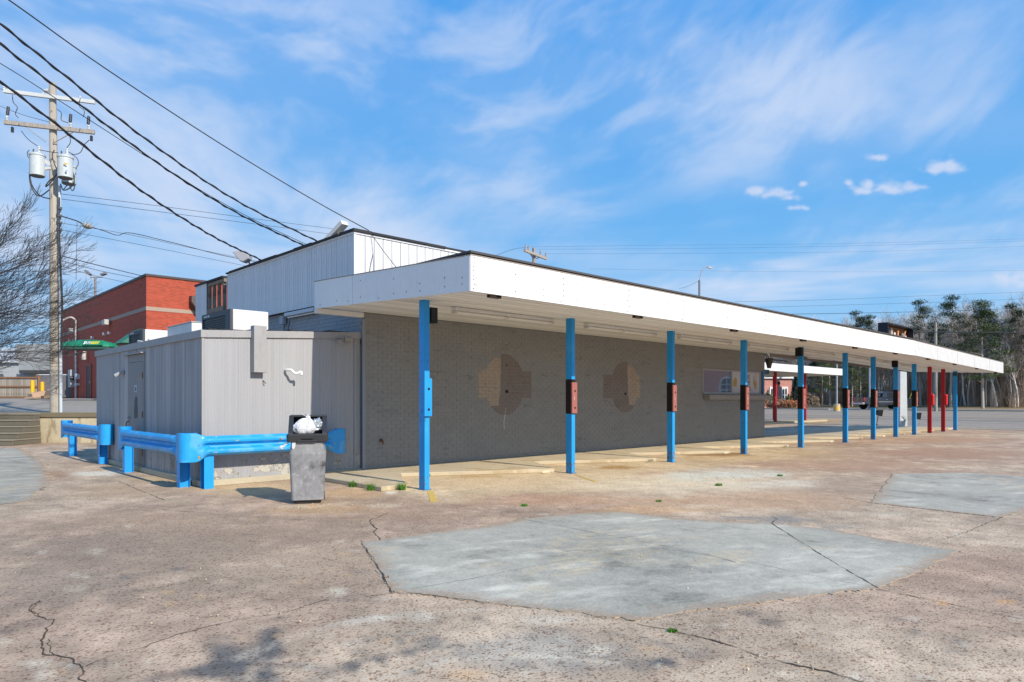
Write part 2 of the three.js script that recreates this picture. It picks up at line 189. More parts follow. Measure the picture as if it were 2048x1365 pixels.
// concrete repair patches: thin slabs lying in the old surface, edges broken
// worn concrete: mottling, tan stains, pale scuffs, sweeping rub marks; grit from the old paving spread raggedly over its rim
function patchTex(w, h, seed, base, poly, box) {
  const grit = alb(176, 158, 144).map((v) => v / .8), [x0, z0, x1, z1] = box, n = poly.length;
  return tex(w, h, (u, v, o) => {
    const x = mixn(x0, x1, u), z = mixn(z0, z1, v), a = fbm(x * .8 + seed, z * .8, 5, .58), b = fbm(x * 9 + seed, z * 9, 4, .62), c = fbm(x * 70, z * 70 + seed, 2), s = fbm(x * 1.4 + z * .8 + seed * 3, z * 4.2 - x * 1.6, 5, .6), y = fbm(x * .9 + 30 + seed, z * 1.3, 5, .6), d = vn(x * 130, z * 130), m = fbm(x * 2.6 + 70, z * 2.6 + seed, 4, .6);
    let k = .80 + .46 * (a - .5) + .30 * (b - .5) + .30 * (c - .5); if (s > .56) k += (s - .56) * 1.5; if (m > .60) k -= (m - .60) * 1.1; if (d > .93) k *= .78;
    let r = base[0] * k, g2 = base[1] * k, bl = base[2] * k; const t = sst(.54, .72, y) * sst(.36, .6, b) * .75; r = mixn(r, base[0] * .98 * k / .8, t * .6); g2 = mixn(g2, base[1] * .84 * k / .8, t * .6); bl = mixn(bl, base[2] * .66 * k / .8, t * .6);
    let dm = 9; for (let i = 0; i < n; i++) { const p = poly[i], q = poly[(i + 1) % n], ex = q[0] - p[0], ez = q[1] - p[1], L = ex * ex + ez * ez, tt = Math.max(0, Math.min(1, ((x - p[0]) * ex + (z - p[1]) * ez) / L)), dx = x - p[0] - ex * tt, dz = z - p[1] - ez * tt, dd = dx * dx + dz * dz; if (dd < dm) dm = dd; }
    dm = Math.sqrt(dm); const rim = sst(.0, .26, .26 * (b * .9 + m * .7 - .45) + .12 * (a - .4) + .10 - dm); if (rim > 0) { const gk = .75 + .5 * c; r = mixn(r, grit[0] * gk * .8, rim); g2 = mixn(g2, grit[1] * gk * .8, rim); bl = mixn(bl, grit[2] * gk * .8, rim); }
    o[0] = r; o[1] = g2; o[2] = bl;
  }, {});
}
function patchGeo(pts, rough, y) {
  const r = rng(pts.length * 7 + 3), out = []; const n = pts.length;
  for (let i = 0; i < n; i++) { const a = pts[i], b = pts[(i + 1) % n], L = Math.hypot(b[0] - a[0], b[1] - a[1]), m = Math.max(1, Math.round(L / .03)); for (let k = 0; k < m; k++) { const t = k / m, x = mixn(a[0], b[0], t), z = mixn(a[1], b[1], t); out.push([x + (r() - .5) * rough * 1.4 + (fbm(x * 5, z * 5, 4, .6) - .5) * rough * 3, z + (r() - .5) * rough * 1.4 + (fbm(x * 5 + 50, z * 5, 4, .6) - .5) * rough * 3]); } }
  const g = extr(out.map(([x, z]) => [x, -z]), .03); g.rotateX(-Math.PI / 2); g.translate(0, y - .03, 0);
  const p = g.attributes.position; let x0 = 1e9, x1 = -1e9, z0 = 1e9, z1 = -1e9; for (let i = 0; i < p.count; i++) { x0 = Math.min(x0, p.getX(i)); x1 = Math.max(x1, p.getX(i)); z0 = Math.min(z0, p.getZ(i)); z1 = Math.max(z1, p.getZ(i)); }
  const uv = g.attributes.uv; for (let i = 0; i < p.count; i++) uv.setXY(i, (p.getX(i) - x0) / (x1 - x0), (p.getZ(i) - z0) / (z1 - z0)); g.userData.box = [x0, z0, x1, z1]; return g;
}
const pxPts = (a) => a.map(([px, py]) => { const p = gp(px, py); return [p.x, p.z]; });
function patch(px, rough, y, seed, w, h, base) { const poly = pxPts(px), geo = patchGeo(poly, rough, y); return struct('concrete_patch', geo, new THREE.MeshStandardMaterial({ map: patchTex(w, h, seed, base.map((v) => v / .80), poly, geo.userData.box), bumpMap: T.fine, bumpScale: .0015, roughness: .9 })); }
patch([[722, 1084], [764, 1081], [838, 1070], [996, 1051], [1049, 1039], [1172, 1027], [1242, 1025], [1340, 1037], [1440, 1043], [1547, 1048], [1673, 1063], [1802, 1085], [1917, 1104], [1847, 1141], [1754, 1178], [1599, 1197], [1470, 1215], [1340, 1230], [1271, 1243], [1084, 1220], [979, 1208], [796, 1185], [785, 1187]], .03, .006, 2, 2048, 1536, alb(184, 182, 177));
patch([[1786, 948], [1932, 946], [2060, 955], [2260, 975], [2180, 1010], [2060, 1018], [2002, 1036], [1870, 1021], [1743, 1007]], .03, .006, 5, 1024, 1024, alb(178, 176, 172));
patch([[-260, 905], [-60, 893], [40, 897], [82, 925], [98, 962], [62, 1003], [0, 1014], [-200, 1020]], .09, .005, 9, 1024, 512, alb(174, 171, 166));
// cracks and sawn joints: dirt-filled lines
const crackMat = mat(alb(82, 73, 64), .95), jointMat = mat(alb(98, 92, 86), .95);
function crack(pts, w, jag, m, y = .0045) {
  const q = pts.map(([px, py]) => gp(px, py)), L = [], r = rng(Math.round(pts[0][0] * 3 + pts[0][1])); const c = new THREE.CatmullRomCurve3(q, false, 'catmullrom', .2), len = c.getLength(), n = Math.max(4, Math.ceil(len / .035)), pos = [];
  for (let i = 0; i <= n; i++) { const p = c.getPointAt(i / n), t = c.getTangentAt(i / n), k = (fbm(i * .33, pts[0][0], 4, .65) - .5) * jag * 9 + (r() - .5) * jag * 1.4, ww = w * 1.5 * Math.max(.06, fbm(i * .27 + 7, pts[0][1], 3, .7) - .22); const nx = -t.z, nz = t.x; L.push([p.x + nx * (k - ww / 2), p.z + nz * (k - ww / 2), p.x + nx * (k + ww / 2), p.z + nz * (k + ww / 2)]); }
  for (let i = 0; i < n; i++) { const a = L[i], b = L[i + 1]; pos.push(a[0], y, a[1], a[2], y, a[3], b[0], y, b[1], a[2], y, a[3], b[2], y, b[3], b[0], y, b[1]); }
  const g = new THREE.BufferGeometry(); g.setAttribute('position', new THREE.Float32BufferAttribute(pos, 3)); g.computeVertexNormals(); const p = g.attributes.normal; for (let i = 0; i < p.count; i++) p.setXYZ(i, 0, 1, 0); return struct('pavement_crack', flat(g), m);
}
const z4 = (a) => a.map(([x, y]) => [x * .3418, 900 + y * .3418]), z5 = (a) => a.map(([x, y]) => [680 + x * .3516, 920 + y * .3516]), z6 = (a) => a.map(([x, y]) => [1340 + x * .37, 860 + y * .37]);
crack(z4([[235, 885], [160, 940], [205, 970], [300, 1005], [250, 1100], [240, 1150], [280, 1200], [380, 1225], [490, 1270], [470, 1365], [480, 1420]]), .016, .009, crackMat);
crack(z4([[230, 890], [172, 945], [212, 985]]), .01, .012, crackMat, .0052); crack(z4([[255, 1120], [285, 1195], [390, 1235], [470, 1262]]), .009, .012, crackMat, .0052);
crack(z4([[490, 1270], [650, 1205], [830, 1160], [1050, 1080], [1400, 1000], [1680, 955], [1900, 880]]), .008, .006, crackMat);
crack(z4([[690, 185], [960, 297]]), .016, .004, crackMat); crack(z4([[290, 300], [420, 352]]), .008, .006, crackMat); crack(z4([[700, 330], [1200, 372], [1620, 410], [2040, 400]]), .012, .006, crackMat);
crack(z5([[280, 300], [180, 345], [175, 370], [210, 400], [190, 415], [235, 462]]), .025, .01, crackMat);
crack(z5([[330, 215], [640, 258], [1060, 345], [1480, 425], [2048, 535], [2260, 590]]), .010, .002, jointMat, .0085); crack(z6([[40, 655], [520, 740], [900, 820], [1100, 852]]), .007, .002, jointMat, .0085);
crack(z5([[400, 742], [760, 680], [1100, 610], [1340, 570]]), .006, .003, jointMat, .0085); crack(z6([[540, 470], [580, 485], [556, 512], [820, 680], [1120, 860]]), .018, .003, crackMat, .0085);
crack(z6([[1120, 862], [1420, 925], [1680, 980], [1914, 1027], [2100, 1070]]), .016, .005, crackMat); crack(z6([[20, 1090], [330, 1170], [420, 1205], [560, 1250], [850, 1310], [1020, 1365], [1200, 1420]]), .018, .006, crackMat);
crack(z6([[940, 370], [1090, 396], [1400, 432], [1700, 468]]), .02, .004, crackMat); crack(z6([[1500, 590], [1600, 555], [1790, 478], [1914, 430]]), .012, .006, crackMat);
crack(z5([[300, 756], [500, 775], [850, 820], [1150, 855], [1460, 900], [1680, 922]]), .016, .008, crackMat, .0085); crack(z5([[115, 458], [180, 560], [240, 660], [302, 765]]), .016, .005, crackMat, .0085); crack(z5([[140, 780], [230, 770], [340, 756]]), .012, .006, crackMat); crack(z5([[0, 330], [160, 326]]), .014, .006, crackMat); crack(z6([[90, 188], [260, 215]]), .02, .008, crackMat); crack(z5([[1690, 935], [1860, 970], [2048, 1020]]), .016, .006, crackMat);
// yellow stall lines left at the first two posts
struct('stall_line', patchGeo(pxPts([[855, 983], [866, 983], [875, 1005], [861, 1005]]), .012, .005), mat(alb(238, 206, 118), .85, { map: T.conc }));
struct('stall_line', patchGeo(pxPts([[1148, 950], [1153, 950], [1197, 965], [1189, 965]]), .01, .005), mat(alb(230, 202, 128), .85, { map: T.conc }));

// raised walk with a saw-toothed kerb, one tooth to each stall
const postPx = [848.5, 1141, 1342, 1488, 1602, 1691, 1747, 1792, 1829, 1860, 1887, 1911], PZ = -8.66;
const postX = postPx.map((p) => xOnZ(p, PZ));
const WALK = .075;
{
  const o = [[5.8, -11.8], [5.8, -10.06], [5.78, -8.92]];
  for (let i = 0; i < 12; i++) { const x = postX[i]; o.push([x - .12, -8.97]); if (i < 11) o.push([x + .72, -10.34]); }
  o.push([38.4, -9.0], [38.4, -13.4], [23.6, -13.4], [23.6, -11.8]);
  const g = extr(o.map(([x, z]) => [x, -z]), WALK - .02, .01); g.rotateX(-Math.PI / 2); g.translate(0, .01, 0);
  T.walk = tex(1024, 1024, (u, v, o2) => { const a = fbp(u, v, 4, 5, .6), b = fbp(u + .5, v, 130, 3, .7), s = fbp(u, v + .2, 9, 4, .6), c = vnp(u * 400, v * 400, 400); let k = .70 + .26 * a + .20 * (b - .5); if (c > .94) k -= .12; const st = sst(.56, .72, s) * .35; o2[0] = k * (1 - st * .4); o2[1] = k * (1 - st * .55) * .985; o2[2] = k * (1 - st * .8) * .955; }, { rx: 1 / 3.1, ry: 1 / 3.1 });
  struct('walkway', uvm(g), mat(alb(210, 200, 186).map((v) => v * 1.12), .92, { map: T.walk, bumpMap: T.fine, bumpScale: .002 }));
  const r = rng(4), wm = mat(alb(232, 226, 214), .9, { map: T.conc }), gm = mat(alb(150, 140, 128), .9, { map: T.conc });
  // worn white and grey kerb-face paint, a thin skin on each tooth's nose
  for (let i = 0; i < 9; i++) { const x = postX[i] - .12; struct('kerb_paint', bx(x - .34, .012, -8.966, x - .13, .062, -8.9625), i % 2 ? wm : gm).rotation.y = 0; }
}
{ const r = rng(77), wall = new THREE.InstancedMesh(new THREE.TetrahedronGeometry(.0085), mat(alb(226, 216, 200), .9, {}), 900), m4 = new THREE.Matrix4(), q = new THREE.Quaternion(), c = new THREE.Color(); wall.name = 'gravel'; wall.userData = { kind: 'stuff', label: 'loose pale gravel chips scattered on the lot', category: 'gravel' };
  const cl = [[620, 1013, 70, 6, 160], [760, 1012, 70, 5, 90], [1430, 955, 110, 14, 420], [1000, 1005, 260, 10, 60], [1300, 1150, 560, 90, 60], [400, 1150, 400, 120, 50], [1560, 1300, 430, 60, 60]]; let i = 0;
  for (const [px, py, rx, ry, n] of cl) for (let k = 0; k < n; k++, i++) { const p = gp(px + (r() + r() - 1) * rx, py + (r() + r() - 1) * ry), s = .35 + r() * r() * 1.3; m4.compose(V(p.x, .004 + s * .004, p.z), q.setFromEuler(new THREE.Euler(r() * 6, r() * 6, r() * 6)), V(s, s * .8, s)); wall.setMatrixAt(i, m4); const b = .55 + r() * .45; wall.setColorAt(i, c.setRGB(b, b * .97, b * .92)); }
  wall.count = i; wall.castShadow = wall.receiveShadow = true; scene.add(wall); }
// grass tufts in the kerb joints
function tuft(p, h, w, n, label) { const r = rng(Math.round(p.x * 100 + 5)), pos = []; for (let i = 0; i < n; i++) { const a = r() * 6.28, d = Math.sqrt(r()) * w, x = p.x + Math.cos(a) * d, z = p.z + Math.sin(a) * d, hh = h * (.5 + r() * .6), la = r() * 6.28, lx = Math.cos(la) * hh * .5, lz = Math.sin(la) * hh * .5, b = r() * 3.14, bw = .004, cx = Math.cos(b) * bw, cz = Math.sin(b) * bw; pos.push(x - cx, p.y, z - cz, x + cx, p.y, z + cz, x + lx * .4 + cx * .7, p.y + hh * .6, z + lz * .4 + cz * .7, x - cx, p.y, z - cz, x + lx * .4 + cx * .7, p.y + hh * .6, z + lz * .4 + cz * .7, x + lx * .4 - cx * .7, p.y + hh * .6, z + lz * .4 - cz * .7, x + lx * .4 - cx * .7, p.y + hh * .6, z + lz * .4 - cz * .7, x + lx * .4 + cx * .7, p.y + hh * .6, z + lz * .4 + cz * .7, x + lx, p.y + hh, z + lz); } const g = new THREE.BufferGeometry(); g.setAttribute('position', new THREE.Float32BufferAttribute(pos, 3)); g.computeVertexNormals(); return solo('grass_tuft', flat(g), grassMat, label, 'grass'); }
const grassMat = mat([.075, .21, .015], .7);
tuft(V(5.755, 0, -9.72), .12, .05, 110, 'small green grass tuft against the end of the walk, near the shed'); tuft(V(5.74, 0, -9.16), .12, .05, 120, 'green grass tuft at the end face of the walk close to its corner'); tuft(V(6.12, 0, -8.86), .13, .06, 140, 'bright grass tuft at the kerb face beside the corner post');
tuft(V(7.55, 0, -10.1), .06, .05, 50, 'thin grass tuft in the kerb joint just past the corner post'); tuft(gp(1049, 1013), .035, .05, 100, 'low flat grass tuft on the lot above the big concrete patch'); tuft(gp(1438, 972), .045, .06, 110, 'low grass tuft beside the pale gravel strip'); tuft(gp(1346, 1264), .022, .03, 80, 'flat mossy tuft in the crack below the big concrete patch'); tuft(gp(1318, 1004), .03, .04, 90, 'low weed tuft in the cracked tan paving before the third post'); tuft(gp(1560, 953), .04, .05, 90, 'dry low tuft beyond the pale gravel strip');
// ---------------------------------------------------------------- main building
const BX0 = 6.98, BX1 = 23.4, BZ = -11.35, BZ1 = -20, WT = 3.35;
const SOF = (x, z) => 2.9 - .23 * Math.max(0, (x - 25.2) / 13.1) + .18 * (-7.05 - z) / 4.3;
T.paintwall = tex(2048, 512, (u, v, o) => {
  const x = u * 16.42, y = v * 3.4, a = fbm(x * .7, y * .9, 4), b = fbm(x * 6, y * 6, 4, .6), c = fbm(x * 22, y * 40, 3, .6), d = fbm(x * 2.2, y * 14 + 7, 3);
  let k = 1 + .10 * (a - .5) + .16 * (b - .5) + .12 * (c - .5) + .10 * (d - .5);
  let base = [.240, .242, .238];
  // two old signs taken down: ovals with a cross bar, half bare tan, half brown primer
  const sign = (cx, w0, w1, flip) => {
    const wob = (fbm(x * 9, y * 9 + cx, 3) - .5) * .05, ex = (x - cx) / .62, ey = (y - 1.76) / .70, oval = ex * ex + ey * ey < 1, bar = x > w0 && x < w1 && y > 1.445 && y < 2.085;
    if (!oval && !bar) return null; const e = (x - cx) * flip;
    const edge = -.22 + .10 * Math.sin((y - 1.1) * 1.3) + wob, light = e < edge && (bar || (y < 2.36 && y > 1.27 + wob));
    if (!light && oval && e < edge && y > 2.30) return null;
    const chip = fbm(x * 14, y * 46, 3, .6), line = Math.abs(((y / .0766) % 1) - .5) > .42 && (Math.abs(y - 2.09) < .05 || Math.abs(y - 1.46) < .07 || Math.abs(y - 1.66) < .04);
    let c2 = light ? [.365, .295, .232] : [.195, .163, .15]; if (chip > .79 || (line && chip > .56)) c2 = [.12, .10, .085]; return c2;
  };
  const s = sign(10.66 - BX0, 9.87 - BX0, 11.52 - BX0, 1) || sign(15.17 - BX0, 14.23 - BX0, 15.88 - BX0, -1);
  if (s) { base = s; k = 1 + .22 * (b - .5) + .14 * (c - .5); }
  const dx = x - 3.68 + .03 * Math.sin(y * 9); if (Math.abs(dx) < .008 && y > .62 && y < 1.22 && b > .40) base = [.6, .58, .55];
  if (fbm(x * 3 + 60, y * 16, 3, .6) > .735) base = base.map((q) => q * .82);
  o[0] = base[0] * k; o[1] = base[1] * k; o[2] = base[2] * k;
}, {});
const wallPaint = new THREE.MeshStandardMaterial({ map: T.paintwall, roughness: .72 });
const building = thing('drive_in_building', 'low grey painted brick drive-in building with a grey metal siding parapet', 'building');
const mortar = mat([.215, .217, .212], .85), innerMat = mat([.10, .10, .10], .9), trimMat = mat([.27, .27, .28], .7, { map: T.grime });
const WX0 = 19.24, WX1 = 23.16, WY0 = 1.62, WY1 = 2.40;       // serving window
{
  const t = .18, zb = BZ - .005;
  const wall = mesh('front_wall', [bx(BX0, 0, zb - t, WX0, WT, zb), bx(WX0, 0, zb - t, BX1, WY0, zb), bx(WX0, WY1, zb - t, BX1, WT, zb), bx(WX1, WY0, zb - t, BX1, WY1, zb)], mortar, building);
  // every brick: real block, joints recessed; the ones that show largest are meshes of their own
  const r = rng(11), L = .2, J = .006, H = .0766, rest = [], near = [];
  for (let row = 0; row * H < WT - .16; row++) {
    const y0 = row * H + .003, y1 = y0 + H - J;
    for (let k = -1; k < 80; k++) {
      let x0 = BX0 + k * (L + J) + (row % 2 ? (L + J) / 2 : 0), x1 = x0 + L; x0 = Math.max(x0, BX0 + .001); x1 = Math.min(x1, BX1 - .001); if (x1 - x0 < .03) continue;
      if (y1 > WY0 - .01 && y0 < WY1 + .01 && x1 > WX0 - .01) continue;
      const p = (r() - .5) * .0025, g = bx(x0, y0, zb - .02, x1, y1, BZ + p), P = g.attributes.position, uv = g.attributes.uv;
      for (let i = 0; i < P.count; i++) uv.setXY(i, (P.getX(i) - BX0) / 16.42, P.getY(i) / 3.4);
      (k < 7 ? near : rest).push(g);
    }
  }
  near.slice(0, 298).forEach((g) => mesh('brick', g, wallPaint, wall));
  const st = mesh('brickwork', [...rest, ...near.slice(298)], wallPaint, wall); st.userData.kind = 'stuff';
  // side and back walls
  const side = mesh('side_wall', bx(BX0, 0, BZ1, BX0 + .18, WT, zb - t), mortar, building); const sg = [];
  for (let row = 28; row * H < WT - .02; row++) for (let k = 0; k < 30; k++) { const z1 = BZ - .01 - k * (L + J) - (row % 2 ? (L + J) / 2 : 0), y0 = row * H + .003, pr = (r() - .5) * .004; sg.push(bx(BX0 - .008 + pr, y0, z1 - L, BX0 + .01, y0 + H - J, z1)); }
  const sb = mesh('brickwork', sg, mat([.30, .31, .325], .75), side); sb.userData.kind = 'stuff';
  mesh('rear_wall', bx(BX0 + .18, 0, BZ1, BX1 - .18, WT, BZ1 + .18), mortar, building);
  mesh('end_wall', bx(BX1 - .18, 0, BZ1, BX1, WT, zb - t), mortar, building);
  mesh('floor', bx(BX0 + .18, 0, BZ1 + .18, BX1 - .18, .08, zb - t - .002), innerMat, building);
  mesh('flat_roof', bx(BX0 - .1, WT + .003, BZ1 - .1, 25.0, WT + .12, -11.7), mat([.05, .05, .05], .9), building);
  mesh('corner_trim', bx(BX0 - .05, .08, BZ - .02, BX0 + .012, 2.95, BZ + .02, .004), mat([.25, .27, .31], .6), building);
  // rusted pipe stub and holes left by the signs
  const stub = mesh('pipe_stub', [rod(V(7.34, .62, BZ - .02), V(7.34, .62, BZ + .06), .032, .03, 10), rod(V(7.34, .62, BZ + .05), V(7.34, .56, BZ + .10), .016)], mat([.16, .07, .035], .9), building); stub.userData.label = 'rusty pipe stub low on the grey wall';
  for (const [x, y, q] of [[10.72, 1.60, .05], [10.72, 2.2, .022], [15.2, 1.58, .045]]) { const g = new THREE.SphereGeometry(q, 8, 6); g.scale(1, .8, .35); g.translate(x, y, BZ); mesh('sign_hole', flat(g), mat([.02, .018, .016], 1), building); }
}
// serving window
{
  const w = new THREE.Group(); w.name = 'serving_window'; building.add(w);
  const fm = mat([.36, .37, .38], .45, { metalness: .4 }), z = BZ - .03, mx = 21.1, glass = new THREE.MeshPhysicalMaterial({ color: col([.50, .56, .60]), roughness: .03, metalness: .85 });
  mesh('frame', [bx(WX0, WY0, z - .05, WX0 + .05, WY1, z + .012), bx(WX1 - .07, WY0, z - .05, WX1, WY1, z + .012), bx(WX0 + .05, WY1 - .045, z - .05, WX1 - .07, WY1, z + .012), bx(WX0 + .05, WY0, z - .05, WX1 - .07, WY0 + .045, z + .012), bx(mx - .03, WY0 + .045, z - .05, mx + .03, WY1 - .045, z + .014)], fm, w);
  mesh('glass_pane', bx(WX0 + .05, WY0 + .045, z - .02, mx - .03, WY1 - .045, z - .012), glass, w);
  const cv = document.createElement('canvas'); cv.width = 512; cv.height = 192; const c = cv.getContext('2d');
  c.fillStyle = '#cfcdd2'; c.fillRect(0, 0, 512, 192); c.fillStyle = '#c2c0c4'; c.fillRect(412, 6, 44, 140); c.fillStyle = '#a9a3a3'; c.fillRect(388, 34, 22, 70);
  c.strokeStyle = '#a98a45'; c.fillStyle = '#c4a663'; c.lineWidth = 6; c.beginPath(); c.moveTo(28, 78); c.lineTo(56, 54); c.lineTo(84, 72); c.lineTo(80, 134); c.lineTo(22, 134); c.closePath(); c.fill(); c.stroke(); c.beginPath(); c.moveTo(34, 92); c.lineTo(76, 90); c.moveTo(32, 112); c.lineTo(76, 112); c.stroke();
  for (const [x, y, r] of [[416, 92, 20], [432, 108, 22], [404, 108, 14], [428, 138, 17]]) { c.beginPath(); c.ellipse(x, y, r, r * .85, 0, 0, 7); c.fill(); c.stroke(); }
  c.fillStyle = '#2c2a2e'; c.font = 'bold 58px sans-serif'; c.textAlign = 'left';
  const put = (t, x, y, w2) => { c.save(); c.translate(x, y); c.scale(w2, 1); c.fillText(t, 0, 0); c.restore(); };
  put('VIS', 262, 66, .72); put('NTY', 256, 120, .70); put('ERS', 264, 174, .78);
  const tx = new THREE.CanvasTexture(cv); tx.colorSpace = THREE.SRGBColorSpace;
  const pg = new THREE.PlaneGeometry(WX1 - .07 - mx - .03, WY1 - WY0 - .09); pg.translate((WX1 - .07 + mx + .03) / 2, (WY0 + WY1) / 2, z - .006);
  const ps = mesh('window_poster', flat(pg), mat([.80, .80, .82], .55, { map: tx }), w); ps.userData.label = 'pale window poster with dark lettering and gold drawings';
  mesh('backing', bx(mx + .03, WY0 + .045, z - .03, WX1 - .07, WY1 - .045, z - .012), mat([.4, .4, .4], .8), w);
  mesh('jamb', bx(WX1 + .03, WY0 - .03, BZ - .004, WX1 + .15, WY1 + .04, BZ + .03, .004), mat([.008, .16, .40], .4), w);
  mesh('sill', bx(WX0 - .03, WY0 - .035, BZ + .004, BX1 + .05, WY0 - .004, BZ + .06, .004), fm, w);
  const lg = mesh('counter_ledge', bx(WX0 + .02, WY0 - .20, BZ + .004, BX1 + .07, WY0 - .05, BZ + .22, .006), mat([.30, .29, .28], .7, { map: T.grime }), w); uvm(lg.geometry);
}
// parapet screen of grey metal siding: each board its own piece
{
  const PX = 6.85, PFZ = -11.5, y0 = 3.36, y1 = 4.60, par = new THREE.Group(); par.name = 'parapet'; building.add(par); const r = rng(5);
  const sid = [0, 1, 2].map((i) => mat([.70 + i * .02, .715 + i * .02, .725 + i * .02], .55, { map: T.grime })), cap = mat([.030, .031, .034], .85), sheath = mat([.2, .2, .2], .9), wood = mat(alb(150, 138, 126, 1), .9, { map: T.wood });
  const bw = .205, gap = .008;
  const bd = (len, dir) => { const p = [[0, 0], [.004, .010], [bw * .45, .010], [bw * .47, .004], [bw * .53, .004], [bw * .55, .010], [bw - gap - .004, .010], [bw - gap, 0], [bw - gap, -.006], [0, -.006]]; const g = extr(p, len); g.rotateX(-Math.PI / 2); return g; };  // profile runs along x, faces -z; height up y
  const base = bd(y1 - y0); base.scale(1, 1, -1); { const ix = base.attributes.position; for (let i = 0; i < ix.count; i += 3) for (const at of ['position', 'normal']) { const A = base.attributes[at], t = [A.getX(i + 1), A.getY(i + 1), A.getZ(i + 1)]; A.setXYZ(i + 1, A.getX(i + 2), A.getY(i + 2), A.getZ(i + 2)); A.setXYZ(i + 2, ...t); } base.computeVertexNormals(); }
  uvm(base);
  for (let i = 0, x = PX + .03; x < 24.95; x += bw, i++) { const m = mesh('siding_board', base, sid[(r() * 3) | 0], par); m.position.set(x, y0, PFZ + (r() - .5) * .003); }
  for (let z = PFZ - .03; z > -17.55; z -= bw) { const m = mesh('siding_board', base, sid[(r() * 3) | 0], par); m.rotation.y = -Math.PI / 2; m.position.set(PX + (r() - .5) * .003, y0, z - bw); }
  for (let z = -19.15; z > -19.9; z -= bw) { const m = mesh('siding_board', base, sid[(r() * 3) | 0], par); m.rotation.y = -Math.PI / 2; m.position.set(PX, y0, z - bw); }
  mesh('sheathing', [bx(PX + .02, y0 + .01, PFZ - .10, 25.02, y1 - .01, PFZ - .02), bx(PX + .02, y0 + .01, -17.45, PX + .10, y1 - .01, PFZ - .11), bx(PX + .02, y0 + .01, -19.95, PX + .10, y1 - .01, -19.18)], sheath, par);
  mesh('corner_post', bx(PX - .018, y0 - .01, PFZ - .03, PX + .035, y1 + .004, PFZ + .02, .004), mat([.62, .64, .68], .5), par);
  mesh('drip_edge', [bx(PX - .02, y1 - .015, PFZ + .012, 25.06, y1 + .02, PFZ + .03), bx(PX - .03, y1 - .015, -17.55, PX - .012, y1 + .02, PFZ + .012)], mat([.70, .71, .72], .5), par);
  // torn black roofing over the top edge
  const rf = []; for (let x = PX - .05; x < 25.1;) { const w = .4 + r() * 1.1, x2 = Math.min(25.12, x + w); rf.push(bx(x, y1 + .022 + r() * .006, PFZ - .5, x2 - .004, y1 + .055 + r() * .028, PFZ + .035 + r() * .05)); x = x2; }
  for (let z = PFZ - .5; z > -17.6;) { const w = .5 + r() * 1.0, z2 = Math.max(-17.66, z - w); rf.push(bx(PX - .05 - r() * .03, y1 + .022 + r() * .006, z2 + .004, PX + .4, y1 + .055 + r() * .03, z)); z = z2; } rf.push(bx(PX - .04, y1 - .02, -19.98, PX + .3, y1 + .03, -17.95));
  mesh('roofing_edge', rf, cap, par).userData.kind = 'stuff';
  // bay with the siding torn off: bare studs
  for (const z of [-17.72, -18.02, -18.38, -18.72, -19.05]) mesh('stud', uvm(bx(PX + .01, y0, z - .045, PX + .10, y1 - .12, z, .004)), wood, par);
  mesh('stud_rail', uvm(bx(PX + .005, y1 - .12, -19.1, PX + .10, y1 - .03, -17.95, .004)), wood, par); mesh('stud_rail', uvm(bx(PX - .012, y0 + .38, -19.1, PX + .008, y0 + .50, -17.98, .004)), wood, par);
  mesh('brace', uvm(beam(V(PX + .15, y0 + .1, -17.75), V(PX + .5, y1 - .15, -18.0), .04, .09)), wood, par);
  mesh('corner_stud', uvm(bx(PX - .005, y0, -17.72, PX + .08, y1 + .01, -17.60)), wood, par);
}
